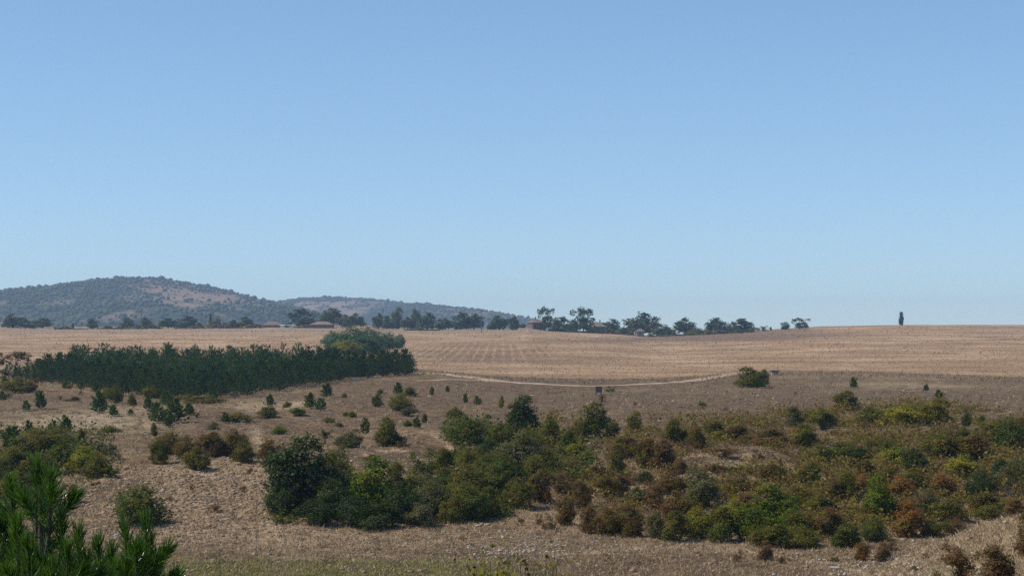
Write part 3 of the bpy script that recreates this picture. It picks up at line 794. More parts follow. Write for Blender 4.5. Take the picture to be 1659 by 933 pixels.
# fork-trunked tree at the left end of the plantation
x0, Y0, z0 = at(18, 634)
def forked_tree():
    s = Y0 / FPX
    root = link('forked_tree', None, None, (x0, Y0, z0))
    root['label'] = 'bare-trunked forked tree with sparse brown-green crown at the plantation end'; root['category'] = 'tree'
    rg = np.random.default_rng(4)
    parts = [tube_np(np.array([(0, 0, -.2), (.2, 0, 1.2), (.35, .1, 2.3), (.55, 0, 3.3)]), .17, .10, 7)]
    ends = [((.55, 0, 3.3), (-.4, .2, 4.0), (-1.3, .1, 4.6)), ((.55, 0, 3.3), (.9, -.2, 4.2), (1.5, .1, 5.1)), ((.55, 0, 3.3), (.5, .5, 4.2), (.3, .9, 5.0)),
            ((-.4, .2, 4.0), (-1.0, -.3, 4.1), (-1.9, -.4, 4.0)), ((.9, -.2, 4.2), (1.5, .4, 4.4), (2.0, .6, 4.5)), ((.3, .1, 2.1), (-.5, .3, 2.5), (-1.2, .4, 2.6))]
    for e in ends: parts.append(tube_np(np.array(e), .09, .03, 5))
    tips = [e[2] for e in ends]
    P = []
    for e in ends:
        for _ in range(9):
            c = np.array(e[2]) + rg.normal(0, (.45, .4, .28)); tips.append(c)
            parts.append(tube_np(np.array([np.array(e[1]) * .4 + np.array(e[2]) * .6, (np.array(e[2]) + c) / 2 + (0, 0, .05), c]), .025, .008, 3))
            P.append(c + rg.normal(0, .14, (42, 3)))
    P = np.concatenate(P)
    V, F, t = leaves(rg, P, np.tile([0, 0, 1.], (len(P), 1)), .13)
    bv, bf = join_np(parts)
    link('trunk', mesh_np('trunk', bv, bf, M['bark'], smooth=True), root)
    link('crown', mesh_np('crown', V, F, M['brownpine'], dict(tint=t)), root)
M['brownpine'] = leaf_mat('sparse_crown_leaves', (.045, .045, .025), (.10, .095, .05), None, 0, .2)
forked_tree()

# ------------------------------------------------------------------ the young pine plantation
FRONT = ([-20, 30, 60, 110, 150, 200, 260, 300, 350, 400, 440, 500, 560, 600, 640, 672], [616, 618, 621, 627, 635, 643, 649, 650, 649, 644, 637, 627, 618, 614, 611, 610])
BACK = ([-20, 30, 60, 110, 200, 260, 420, 520, 620, 672], [612, 608, 606, 602, 599, 597, 598, 596, 599, 602])
cand = []
yl, yh = 225., 345.
gy = yl
while gy < yh:
    gx = -80.
    while gx < 0:
        x = gx + R.uniform(-.8, .8); Y = gy + R.uniform(-1.2, 1.2)
        u = x / Y * FPX + CX
        if -14 < u < 664:
            r = float(rowprof(np.array(u), np.array(Y)))
            if np.interp(u, *BACK) < r < np.interp(u, *FRONT) - 1:
                cand.append((Y, x, u, r))
        gx += 2.7 if u < 500 else 1.9
    gy += 3.0
cand.sort(key=lambda c: (c[3] - np.interp(c[2], *FRONT)), reverse=True)     # front edge first
def sector(u):
    for lim, t in ((70, 'at the end by the forked tree'), (150, 'above the small yellow bush'), (230, 'above the tall olive bush'), (320, 'above the young pine cluster'),
                   (400, 'behind the lime-leaved sapling'), (480, 'above the pale grass patch'), (560, 'just before the stone trough'), (620, 'just beyond the stone trough')):
        if u < lim: return t
    return 'at the end by the dirt track'
NP = 300
for i, (Y, x, u, r) in enumerate(cand[:NP]):
    dfront = np.interp(u, *FRONT) - r
    rowname = 'outermost row' if dfront < 4.5 else 'second rank' if dfront < 12 else 'inner ranks'
    hf = R.uniform(.70, 1.18) * (.8 if dfront < 3 and R.random() < .4 else 1)
    hp = 38 * hf * (.62 if u < 50 else .8 if u < 110 else 1.0) * (.92 if u > 560 else 1)
    me = PINES[R.randrange(4)]
    plant('plantation_pine', me, None, u, r, hp * R.uniform(.78, 1.0), hp * R.uniform(.9, 1.12), 'pine tree',
          f'{"tall" if hf > .98 else "low" if hf < .82 else "middling"} plantation pine in the {rowname}, {sector(u)}', 'young pines planted close together',
          pos=(x, Y, float(height(x, Y))), parts=('needles', 'trunk'))
rest = cand[NP:]
print('plantation', len(cand))
pv, pf, pt, nb = [], [], [], 0
for (Y, x, u, r) in rest:
    me = LOWPINE[R.randrange(2)][0]
    if not hasattr(forked_tree, 'cache'): forked_tree.cache = {}
    if me.name not in forked_tree.cache:
        co = np.empty(len(me.vertices) * 3, np.float32); me.vertices.foreach_get('co', co); forked_tree.cache[me.name] = co.reshape(-1, 3)
    co = forked_tree.cache[me.name]
    h = 40 * Y / FPX * R.uniform(.72, 1.2) * (.62 if u < 50 else .8 if u < 110 else 1.0); wd_ = h * R.uniform(.7, .9); a = R.uniform(0, 6.28)
    c, s_ = math.cos(a), math.sin(a)
    q = np.stack([(co[:, 0] * c - co[:, 1] * s_) * wd_ + x, (co[:, 0] * s_ + co[:, 1] * c) * wd_ + Y, co[:, 2] * h + float(height(x, Y))], -1)
    pv.append(q); pf.append(np.arange(len(q)).reshape(-1, 3) + nb); nb += len(q); pt.append(np.full(len(q), R.random()))
if pv:
    link('pine_plantation_interior', mesh_np('pines_behind', np.concatenate(pv), np.concatenate(pf), M['pine'], dict(tint=np.concatenate(pt))), kind='stuff',
         label='dense mass of young dark pines behind the front rows of the plantation', cat='pine wood')

# ------------------------------------------------------------------ trees along the skyline and in the field
T = '''
tree 20 530 36 22 tree;tree 42 530 26 15 tree;tree 68 530 36 15 tree;slim 118 530 5 7 tree;tree 150 530 19 16 tree;tree 207 530 24 16 tree;dome 222 530 12 8 tree;tree 236 530 20 16 tree;tree 272 530 32 16 tree;tree 303 530 32 19 tree;dome 321 530 14 9 tree;slim 341 529 6 19 tree;tree 350 529 22 15 paletree;dome 364 529 14 8 tree;tree 378 529 18 14 tree;tree 398 529 28 16 tree;dome 468 528 16 9 tree
tree 492 529 44 28 tree;tree 536 530 36 28 tree;tree 558 530 24 20 paletree;tree 576 530 26 21 tree;tree 613 535 18 24 tree;tree 628 535 18 20 tree;upright 645 535 19 34 paletree;dome 635 541 12 8 tree;tree 660 534 20 19 tree;upright 673 533 17 32 paletree;tree 692 533 30 27 tree;airy 711 533 14 16 paletree;tree 722 534 20 19 tree;tree 746 533 28 27 tree;tree 768 533 32 25 tree;dome 795 533 13 9 paletree;tree 808 533 30 22 tree;upright 832 534 18 22 tree;dome 847 531 9 8 tree
airy 884 534 24 34 tree;upright 901 535 13 22 paletree;tree 914 536 26 22 tree;upright 930 537 16 20 tree;airy 946 537 38 36 tree;tree 991 539 32 22 tree;dome 966 539 26 10 tree;dome 1008 539 16 11 tree;tree 1040 543 54 36 tree;tree 1064 544 30 24 paletree;dome 1020 541 14 11 tree;tree 1078 543 22 15 tree;dome 1086 543 15 10 olive;tree 1109 541 34 27 tree;dome 1130 541 24 12 olive;upright 1147 539 15 19 tree;tree 1162 540 28 24 tree;dome 1182 538 18 12 tree;tree 1202 537 36 22 tree;loose 1228 535 12 6 tree;loose 1238 535 15 9 grey;slim 1249 535 4 5 tree;upright 1273 533 15 12 tree;airy 1296 533 26 17 paletree;slim 1460 528 9 19 tree
'''
TD = {'tree': 'round-crowned', 'dome': 'low bushy', 'slim': 'slim', 'upright': 'upright', 'airy': 'open-crowned', 'loose': 'sparse'}
tl = [l.split() for l in T.replace('\n', ';').split(';') if l.strip()]
tl = [(a, float(b), float(c), float(d), float(e), f) for a, b, c, d, e, f in tl]
def stretch(u):
    for lim, t in ((75, 'in the first clump under the big hill'), (160, 'between the first clump and the first pole'), (245, 'beside the tall pole under the hill'), (330, 'between the tall pole and the short pole'),
                   (412, 'between the short pole and the red-roofed cottage'), (480, 'by the white shed'), (590, 'around the dark barn'), (700, 'in the belt above the willow thicket'),
                   (785, 'beside the pole in the middle belt'), (855, 'just before the chimney house'), (925, 'beside the chimney house'), (1015, 'around the broad hip-roofed house'), (1100, 'around the little pale house'),
                   (1215, 'in the belt beyond the little pale house'), (1310, 'where the belt thins out on the crest'), (1700, 'alone on the bare field crest')):
        if u < lim: return t
cnt = {}
for i, (f, u, *_r, m_) in enumerate(tl):
    cnt.setdefault((TD[f], {'paletree': 'pale green', 'tree': 'dark green', 'olive': 'yellowish', 'grey': 'grey'}[m_], stretch(u)), []).append((u, i))
tlab = {}
ORT = ['first', 'second', 'third', 'fourth', 'fifth', 'sixth']
for (a, b, c), l in cnt.items():
    l.sort()
    for j, (u, i) in enumerate(l):
        tlab[i] = f'{a} {b} tree {c}' if len(l) == 1 else f'{a} {b} tree {c}, {ORT[j]} from its left'
tlab[len(tl) - 1] = 'lone slim poplar standing on the bare field crest'
for i, (f, u, row, wp, hp, m_) in enumerate(tl):
    Yt = 1045. + R.uniform(-25, 25) if u < 1310 else 1075.
    x = (u - CX) / FPX * Yt
    vi = R.randrange(3) if f != 'slim' else 0
    zz = float(height(x, Yt))
    zt = -(row - HOR) / FPX * Yt
    plant('skyline_tree', BROAD[(f, vi)], m_, u, row, wp * (1.1 if u < 460 else 1.25), hp * 1.08, 'tree', tlab[i], 'trees along the skyline', pos=(x, Yt, zz - .1), parts=('crown', 'trunk'))

for (f, u, row, wp, hp, m_, lab) in [
    ('dome', 573, 572, 76, 44, 'willow', 'largest silvery willow in the thicket behind the plantation'),
    ('dome', 545, 568, 48, 32, 'willow', 'silvery willow on the side of the thicket nearest the barn'),
    ('dome', 600, 570, 54, 40, 'willow', 'tall silvery willow in the middle of the thicket behind the plantation'),
    ('dome', 627, 566, 40, 28, 'willow', 'lower silvery willow second from the field end of the thicket'),
    ('upright', 649, 564, 20, 22, 'willow', 'small detached dark willow at the field end of the thicket'),
    ('dome', 560, 574, 44, 24, 'yellow', 'yellow-green bush in front of the silvery willow thicket'),
    ('spread', 590, 573, 60, 26, 'willow', 'low spreading willow along the foot of the thicket')]:
    plant('willow' if m_ == 'willow' else 'yellow_bush', BROAD[(f, R.randrange(3))], m_, u, row, wp * 1.1, hp * 1.05, 'tree' if m_ == 'willow' else 'bush', lab, 'willows in the field thicket' if m_ == 'willow' else None, parts=('crown', 'trunk'))

# low brown hedges under the skyline trees
def hedge(u0, u1, row, hpx, mat, lab, seed):
    rg = np.random.default_rng(seed)
    Y = 1020.; s = Y / FPX
    xa, xb = (u0 - CX) * s, (u1 - CX) * s
    xc = (xa + xb) / 2
    n = int((u1 - u0) * 26)
    x = rg.uniform(xa, xb, n); y = Y + rg.normal(0, 1.0, n)
    top = hpx * s * (.25 + 2.2 * np.clip(fbm(x / 4., y / 50., seed, 3) + .12, 0, 1))
    z = height(x, y) + rg.random(n) ** .7 * top
    z0 = float(height(xc, Y))
    P = np.stack([x - xc, y - Y, z - z0], -1)
    V, F, t = leaves(rg, P, np.tile([0, -.3, .8], (n, 1)), .55)
    link('hedge', mesh_np('hedge', V, F, M[mat], dict(tint=t)), None, (xc, Y, z0), label=lab, cat='hedge', group='low hedges along the crest')
hedge(88, 142, 530, 3, 'brown', 'low brown hedge between the first clump and the lone round tree', 1)
hedge(158, 262, 530, 5, 'brown', 'low brown hedge running past the tall pole', 2)
hedge(284, 332, 530, 4, 'brown', 'low brown hedge before the short pole', 3)
hedge(335, 428, 529, 5, 'brown', 'low brown hedge leading to the red-roofed cottage', 4)
hedge(476, 508, 529, 4, 'brown', 'low brown hedge between the white shed and the dark barn', 5)
hedge(655, 712, 534, 6, 'olive', 'low olive hedge under the middle belt of trees', 6)
hedge(888, 962, 537, 8, 'tree', 'dark green hedge in front of the broad hip-roofed house', 7)
hedge(962, 1024, 540, 6, 'brown', 'low brown hedge between the hip-roofed house and the little pale house', 8)
hedge(1050, 1222, 541, 6, 'olive', 'long olive hedge under the belt beyond the little pale house', 9)

# ------------------------------------------------------------------ houses
M['tile'] = plain_mat('old_roof_tiles', (.12, .082, .064), (.19, .135, .105), 1.5, .9)
M['oldroof'] = plain_mat('weathered_roof', (.13, .095, .075), (.22, .16, .12), 1.2, .95)
M['plaster'] = plain_mat('old_plaster', (.17, .15, .125), (.26, .235, .20), .8, .9)
M['stonewall'] = plain_mat('dark_stone_wall', (.09, .075, .065), (.17, .145, .12), 1.5, .95)
M['white'] = plain_mat('white_paint', (.78, .78, .76), (.84, .84, .82), .5, .7)
M['glass'] = plain_mat('dark_window', (.02, .022, .025), (.03, .032, .036), 1, .2)
M['wood'] = plain_mat('grey_timber', (.10, .085, .07), (.17, .15, .13), 3, .9)
M['woodland_done'] = None
def box_np(x0, x1, y0, y1, z0, z1):
    v = np.array([(x, y, z) for z in (z0, z1) for y in (y0, y1) for x in (x0, x1)], float)
    f = np.array([(0, 2, 3, 1), (4, 5, 7, 6), (0, 1, 5, 4), (2, 6, 7, 3), (0, 4, 6, 2), (1, 3, 7, 5)])
    return v, f
def hip_roof(wd, dp, z0, h, over, ridge):
    a, b = wd / 2 + over, dp / 2 + over
    v = np.array([(-a, -b, z0), (a, -b, z0), (a, b, z0), (-a, b, z0), (-ridge, 0, z0 + h), (ridge, 0, z0 + h),
                  (-a, -b, z0 - .18), (a, -b, z0 - .18), (a, b, z0 - .18), (-a, b, z0 - .18)], float)
    f = [(0, 1, 5, 4), (2, 3, 4, 5), (1, 2, 5, 5), (3, 0, 4, 4), (6, 7, 1, 0), (7, 8, 2, 1), (8, 9, 3, 2), (9, 6, 0, 3), (9, 8, 7, 6)]
    return v, f
def pymesh(name, v, f, mat):
    me = bpy.data.meshes.new(name)
    me.from_pydata([tuple(p) for p in v], [], [tuple(dict.fromkeys(q)) for q in f]); me.materials.append(mat); me.update()
    return me
def house(name, u, wpx, dp, wallh, roofh, ridge, wallmat, roofmat, lab, cat, Y=1035., rz=0.0, chimney=None, wins=(), dz=0.0, tiles=True):
    s = Y / FPX; x = (u - CX) * s; wd = wpx * s
    root = link(name, None, None, (x, Y, float(height(x, Y)) + dz)); root.rotation_euler = (0, 0, rz)
    root['label'] = lab; root['category'] = cat
    v, f = box_np(-wd / 2, wd / 2, -dp / 2, dp / 2, -1.2, wallh)
    link('wall', pymesh('wall', v, f, M[wallmat]), root)
    v, f = hip_roof(wd, dp, wallh + .01, roofh, .5, ridge * wd / 2)
    rf = link('roof', pymesh('roof', v, f, M[roofmat]), root)
    if chimney is not None:
        v, f = box_np(chimney - .35, chimney + .35, -.35, .35, wallh + roofh * .5, wallh + roofh + 1.1)
        link('chimney', pymesh('chimney', v, f, M['plaster']), rf)
    for (wx, wz, ww, wh) in wins:
        v, f = box_np(wx - ww / 2, wx + ww / 2, -dp / 2 - .05, -dp / 2 + .1, wz, wz + wh)
        wn = link('window', pymesh('window', v, f, M['glass']), root)
        v, f = box_np(wx - ww / 2 - .12, wx + ww / 2 + .12, -dp / 2 - .14, -dp / 2 + .05, wz - .12, wz - .02)
        link('sill', pymesh('sill', v, f, M['plaster']), wn)
    return root
house('cottage', 442, 30, 8, 1.3, 2.0, .35, 'plaster', 'tile', 'low cottage with a faded red hip roof on the crest', 'house', chimney=1.2, wins=[(-3, .5, .9, .9), (2.2, .5, .9, .9)])
house('white_shed', 466, 22, 4, 1.5, .15, .9, 'white', 'white', 'long low white shed beside the red-roofed cottage', 'shed', Y=1025., wins=[])
house('barn', 522, 36, 9, 1.8, 1.7, .45, 'stonewall', 'oldroof', 'low dark stone barn with sagging brown roof between round trees', 'barn', Y=1015., wins=[])
house('chimney_house', 869, 22, 8, 3.6, 2.0, .3, 'stonewall', 'tile', 'two-storey old house with hip roof and chimney beside the tallest tree', 'house', Y=1040., rz=.35, chimney=-.6, wins=[(-1.8, 1.8, .8, 1.1), (1.2, 1.8, .8, 1.1)])
house('hip_roofed_house', 966, 34, 9, 3.2, 2.6, .15, 'plaster', 'tile', 'broad hip-roofed house half hidden behind hedge and trees', 'house', Y=1048., chimney=2, wins=[(-3, 1.2, .9, 1.1), (0, 1.2, .9, 1.1), (3, 1.2, .9, 1.1)])
house('little_house', 1037, 12, 5, 2.8, 1.4, .3, 'plaster', 'tile', 'little pale-walled house with red roof below the widest tree', 'house', Y=1012., wins=[(0, 1.2, .7, .8)])

# utility poles
def pole(u, rtop, Y, lab):
    s = Y / FPX; x = (u - CX) * s; z = float(height(x, Y)); h = (HOR - rtop) * s - z
    root = link('utility_pole', None, None, (x, Y, z)); root['label'] = lab; root['category'] = 'utility pole'; root['group'] = 'utility poles along the crest'
    v, f = tube_np([(0, 0, -.5), (0, 0, h)], .24, .17, 8); link('pole', mesh_np('pole', v, f, M['wood']), root)
    v, f = box_np(-.9, .9, -.08, .08, h - .9, h - .72); ca = link('crossarm', pymesh('crossarm', v, f, M['wood']), root)
    for k in (-.75, -.25, .25, .75):
        v, f = tube_np([(k, 0, h - .73), (k, 0, h - .5)], .05, .04, 6); link('insulator', mesh_np('insulator', v, f, M['glass']), ca)
pole(229.5, 500, 1000, 'tall pole rising out of the tree under the big hill')
pole(332, 511, 1000, 'short pole between the round tree and the slim tree')
pole(620.5, 500, 1000, 'pole at the near end of the tree belt above the willows')
pole(780, 502, 960, 'tall pole standing in front of the middle belt of trees')
pole(1011, 517, 1060, 'thin pole between the hip-roofed house and the widest tree')
pole(792, 514, 1060, 'short pole just behind the tall pole of the middle belt')
pole(458, 513, 1060, 'short pole behind the white shed')

# ------------------------------------------------------------------ small built things on the slope
M['concrete'] = plain_mat('weathered_concrete', (.20, .19, .165), (.34, .32, .28), 6, .9, .02)
M['darkconcrete'] = plain_mat('dark_concrete', (.055, .05, .045), (.10, .09, .08), 6, .9)
def bevel_box(x0, x1, y0, y1, z0, z1, b):
    import bmesh
    bm = bmesh.new(); v, f = box_np(x0, x1, y0, y1, z0, z1)
    vs = [bm.verts.new(p) for p in v]
    for q in f: bm.faces.new([vs[i] for i in q])
    bmesh.ops.bevel(bm, geom=bm.edges[:], offset=b, segments=1, affect='EDGES')
    return bm
def bm_obj(bm, name, mat, parent):
    me = bpy.data.meshes.new(name); bm.to_mesh(me); bm.free(); me.materials.append(mat); return link(name, me, parent)
x, Y, z = at(577, 618); r_ = link('stone_trough', None, None, (x, Y, z)); r_['label'] = 'grey stone trough on the ground at the front edge of the plantation'; r_['category'] = 'trough'
for (a, b, c, d) in ((-.62, .62, -.34, -.22), (-.62, .62, .22, .34), (-.62, -.5, -.22, .22), (.5, .62, -.22, .22)): bm_obj(bevel_box(a, b, c, d, -.1, .55, .02), 'side', M['concrete'], r_)
bm_obj(bevel_box(-.5, .5, -.22, .22, -.1, .12, .01), 'base', M['concrete'], r_)
x, Y, z = at(1255, 607); r_ = link('concrete_well', None, None, (x, Y, z)); r_['label'] = 'square concrete well with a dark slab lid at the stubble edge'; r_['category'] = 'well'
bm_obj(bevel_box(-.55, .55, -.55, .55, -.2, .6, .03), 'shaft', M['concrete'], r_)
bm_obj(bevel_box(-.7, .7, -.7, .7, .61, .82, .03), 'lid', M['darkconcrete'], r_)
x, Y, z = at(970, 640); r_ = link('meter_box', None, None, (x, Y, z)); r_['label'] = 'dark box on two short legs just below the dirt track'; r_['category'] = 'box'
bm_obj(bevel_box(-.42, .42, -.3, .3, .35, 1.15, .03), 'body', M['darkconcrete'], r_)
for k in (-.32, .32): bm_obj(bevel_box(k - .06, k + .06, -.06, .06, -.2, .36, .01), 'leg', M['wood'], r_)

# ------------------------------------------------------------------ stones
M['stone'] = plain_mat('pale_limestone', (.24, .21, .175), (.46, .42, .36), 5, .9, .03)
def stone_mesh(seed):
    import bmesh
    bm = bmesh.new(); bmesh.ops.create_icosphere(bm, subdivisions=2, radius=.5)
    rg = np.random.default_rng(seed)
    cuts = rg.normal(0, 1, (9, 3)); cuts /= np.linalg.norm(cuts, axis=1)[:, None]
    for v in bm.verts:
        p = np.array(v.co)
        for c in cuts:
            d = p @ c
            if d > .36: p = p - c * (d - .36)
        v.co = p * (1, .8, .75)
    me = bpy.data.meshes.new('stone'); bm.to_mesh(me); bm.free(); me.materials.append(M['stone']); return me
SM = [stone_mesh(k) for k in range(5)]
ST = [(277, 913, 5, 'white stone on the green grass strip of the valley floor'), (285, 849, 4, 'pale stone beside the shadow of the lone dome bush'),
      (187, 872, 5, 'largest pale stone in the rubble below the lone dome bush'), (196, 862, 4, 'smaller pale stone in the rubble below the lone dome bush'),
      (843, 893, 5, 'tilted white stone slab, first of the row on the stony valley floor'), (850, 893, 6, 'tilted white stone slab, second of the row on the stony valley floor'),
      (857, 892, 6, 'tilted white stone slab, third of the row on the stony valley floor'), (894, 884, 5, 'pale stone in the gravel beyond the row of slabs'),
      (758, 860, 7, 'grey boulder at the foot of the slope below the green belt'), (1320, 911, 6, 'flat pale stone on the dry valley floor below the olive shrubs'),
      (1352, 920, 10, 'long flat white stone at the foot of the dry bank'), (1386, 915, 6, 'pale stone in the rubble at the foot of the dry bank'),
      (1402, 918, 6, 'white stone second in the rubble at the foot of the dry bank'), (1416, 912, 5, 'white stone highest in the rubble at the foot of the dry bank'),
      (1340, 781, 5, 'small pale stone in the clearing among russet shrubs'), (1230, 686, 3, 'tiny white stone on the dry grass below the concrete well'),
      (513, 865, 4, 'pale stone at the edge of the shadow of the dark tree'), (578, 880, 4, 'pale stone on the brown grass below the gully trees'),
      (385, 698, 4, 'small white stone above the russet row'), (1578, 838, 5, 'pale stone on the top edge of the dry bank')]
for i, (u, r, s_, lab) in enumerate(ST):
    x, Y, z = at(u, r); sc_ = s_ * Y / FPX * 1.25
    o = link('stone', SM[i % 5], None, (x, Y, z + sc_ * .12), label=lab, cat='stone', group='pale stones on the dry ground')
    o.scale = (sc_ * (1.8 if s_ == 10 else 1), sc_ * .8, sc_ * (1.5 if 'tilted' in lab else .8 if s_ < 10 else .45)); o.rotation_euler = (R.uniform(-.2, .2), .5 if 'tilted' in lab else 0, R.uniform(-.4, .4))

# ------------------------------------------------------------------ ground cover nobody could count
def scatter(n, ulo, uhi, rlo, rhi, accept):
    u = rng.uniform(ulo, uhi, n); r = rng.uniform(rlo, rhi, n)
    keep = r > field_edge(u) + 1
    u, r = u[keep], r[keep]
    k = accept(u, r); u, r = u[k], r[k]
    Y = ypix(u, r); x = (u - CX) / FPX * Y
    return u, r, x, Y, height(x, Y)
def notrack(u, r):
    return (dist_poly(u, r, TRACKA, 1) > 3) & (dist_poly(u, r, TRACKC, 1) > 2.5)

def grass_mesh(name, n, box, accept, hlen, wid, blades, mat, lean=.5, flat=False, reach=.12):
    u, r, x, Y, z = scatter(n, *box, accept)
    m = len(x)
    B = np.repeat(np.stack([x, Y, z - .02], -1), blades, 0)
    k = len(B)
    sY = np.repeat((Y / 110.) ** .5, blades)[:, None]
    d = np.stack([rng.normal(0, lean, k), rng.normal(0, lean, k), np.ones(k) * (.25 if flat else 1.0)], -1)
    d /= np.linalg.norm(d, axis=1)[:, None]
    l = hlen * rng.uniform(.4, 1.3, (k, 1)) * sY
    s = np.cross(d, rng.normal(0, 1, (k, 3))); s /= np.linalg.norm(s, axis=1)[:, None] + 1e-9
    wdt = wid * rng.uniform(.5, 1.5, (k, 1)) * sY
    B = B + np.concatenate([rng.normal(0, reach, (k, 2)), np.zeros((k, 1))], 1)
    V = np.stack([B - s * wdt, B + s * wdt, B + d * l], 1).reshape(-1, 3)
    tint = np.repeat(np.clip(np.repeat(rng.random(m), blades) * .7 + rng.random(k) * .3, 0, 1), 3)
    return mesh_np(name, V, np.arange(3 * k).reshape(-1, 3), mat, dict(tint=tint))
M['straw'] = leaf_mat('dry_straw', (.17, .115, .065), (.56, .45, .28), None, 0, .2, .8, spec=.1)
M['tuft'] = leaf_mat('brown_tufts', (.060, .040, .024), (.32, .24, .15), None, 0, .15, .9, spec=.1)
M['vergeg'] = leaf_mat('verge_grass', (.10, .08, .045), (.36, .29, .19), None, 0, .2, .8, spec=.1)
M['freshgrass'] = leaf_mat('green_grass', (.07, .09, .025), (.18, .18, .06), None, 0, .25, .7, spec=.1)
link('dry_grass', grass_mesh('dry_grass', 62000, (-40, 1700, 598, 935), lambda u, r: notrack(u, r) & (rng.random(len(u)) < np.where((r > 612) & (r < 750), .22, .7) + .35 * (fbm(u / 30, r / 9, 4) > .1)), .26, .022, 4, M['straw'], .75), kind='stuff',
     label='dry straw-coloured grass covering the hillside and valley floor', cat='grass')
link('bank_grass', grass_mesh('bank_grass', 16000, (1330, 1720, 815, 1000), lambda u, r: r > 933 - (u - 1380) * .387, .22, .018, 4, M['straw'], .9), kind='stuff',
     label='long dry straw on the bank at the foot of the slope', cat='grass')
link('green_grass', grass_mesh('green_grass', 9000, (150, 900, 900, 936), lambda u, r: r + 6 * fbm(u / 30, r / 6, 8) > 909 + .02 * np.abs(u - 500), .12, .014, 4, M['freshgrass'], .7), kind='stuff',
     label='short green grass strip along the valley floor', cat='grass')
link('verge_grass', grass_mesh('verge', 5000, (660, 1700, 596, 626), lambda u, r: np.abs(r - field_edge(u) - 4) < 4 + 2 * fbm(u / 12, r / 3, 4), .30, .03, 4, M['vergeg'], .7), kind='stuff',
     label='rough grass verge between the stubble field and the hillside', cat='grass')

def stubble():
    n = 14000
    u = rng.uniform(-40, 1700, n); r = rng.uniform(529, 618, n)
    k = (r < field_edge(u) - 1) & (r > np.interp(u, CU, CR) + 3) & (dist_poly(u, r, TRACKB, 1) > 2)
    u, r = u[k], r[k]; Y = ypix(u, r); x = (u - CX) / FPX * Y; x = x + rng.normal(0, .3, len(x)); z = height(x, Y) - .02
    w_ = rng.uniform(.05, .22, len(x)) * Y / 500.; h = rng.uniform(.10, .30, len(x)) * (Y / 500.) ** .7
    V = np.stack([np.stack([x - w_, Y, z], -1), np.stack([x + w_, Y + rng.normal(0, .1, len(x)), z], -1), np.stack([x + rng.normal(0, .1, len(x)), Y - .1, z + h], -1)], 1).reshape(-1, 3)
    link('stubble', mesh_np('stubble', V, np.arange(len(V)).reshape(-1, 3), M['stub'], dict(tint=np.repeat(rng.random(len(x)), 3))), kind='stuff', label='cut stubble and weeds standing on the harvested fields', cat='stubble')
M['stub'] = leaf_mat('stubble_straw', (.17, .115, .075), (.48, .36, .24), None, 0, .3, .9, spec=.1)
stubble()

def tiny_clumps(name, n, box, accept, size, per, mat, label, hs=.8):
    u, r, x, Y, z = scatter(n, *box, accept)
    m = len(x); sz = size * rng.uniform(.35, 1.2, m) * (Y / 130.) ** .6
    i = np.repeat(np.arange(m), per); k = len(i)
    g = rng.normal(0, .40, (k, 3)); g[:, 2] = np.abs(g[:, 2]) * hs
    P = np.stack([x, Y, z], -1)[i] + g * sz[i][:, None]
    V, F, t = leaves(rng, P, np.tile([0, -.2, .8], (k, 1)), 1.0)
    V = (V.reshape(-1, 4, 3) - P[:, None]) * (sz[i] * .15)[:, None, None] + P[:, None]
    t = np.clip(np.repeat(rng.random(m)[i], 4) * .6 + t * .4, 0, 1)
    link(name, mesh_np(name, V.reshape(-1, 3), F, mat, dict(tint=t)), kind='stuff', label=label, cat='undergrowth')
tiny_clumps('dry_undergrowth', 9000, (-40, 1700, 612, 915), lambda u, r: notrack(u, r) & (fbm(u / 40, r / 14, 12, 3) > -.12), .40, 22, M['tuft'], 'brown dry tufts and seedling scrub dotting the hillside', .6)
def in_scrub(u, r):
    c = np.interp(u, [830, 900, 1000, 1060, 1200, 1300, 1500, 1700], [740, 735, 790, 770, 770, 770, 750, 745])
    h = np.interp(u, [830, 900, 1000, 1060, 1200, 1300, 1500, 1700], [60, 60, 80, 90, 90, 105, 100, 70])
    return (u > 830) & (np.abs(r - c) < h) & (fbm(u / 34, r / 13, 40, 3) > np.interp(u, [830, 1150, 1300, 1700], [.09, .04, -.15, -.20])) & (np.hypot((u - 1215) / 75, (r - 745) / 18) > 1) & (np.hypot((u - 970) / 40, (r - 750) / 26) > 1) & (np.hypot((u - 1090) / 60, (r - 800) / 12) > 1) & (r < 933 - (u - 1380) * .387 - 8)
def in_scrub_wide(u, r):
    c = np.interp(u, [830, 900, 1000, 1060, 1200, 1300, 1500, 1700], [760, 765, 790, 775, 770, 770, 750, 745])
    h = np.interp(u, [830, 900, 1000, 1060, 1200, 1300, 1500, 1700], [60, 75, 84, 92, 95, 105, 100, 75])
    return (u > 830) & (np.abs(r - c) < h) & (fbm(u / 22, r / 9, 44, 3) > -.05) & (r < 933 - (u - 1380) * .387 - 8)
M['brownru'] = leaf_mat('rusty_growth_leaves', (.060, .036, .022), (.125, .072, .036), (.080, .072, .025), .25, .3)
M['bramble'] = leaf_mat('bramble_leaves', (.030, .042, .008), (.085, .098, .016), (.050, .070, .010), .4, .3)
M['scrubru'] = leaf_mat('mixed_scrub_leaves', (.075, .050, .020), (.140, .098, .032), (.100, .100, .018), .42, .3)
tiny_clumps('scrub_undergrowth', 6500, (830, 1700, 640, 880), in_scrub, .95, 40, M['scrubru'], 'mixed russet and olive knee-high scrub filling the gaps between the shrubs', 1.0)
tiny_clumps('russet_undergrowth', 5200, (830, 1700, 655, 880), lambda u, r: in_scrub_wide(u, r), .55, 30, M['brownru'], 'low rusty brown growth between the shrubs of the slope', 1.0)
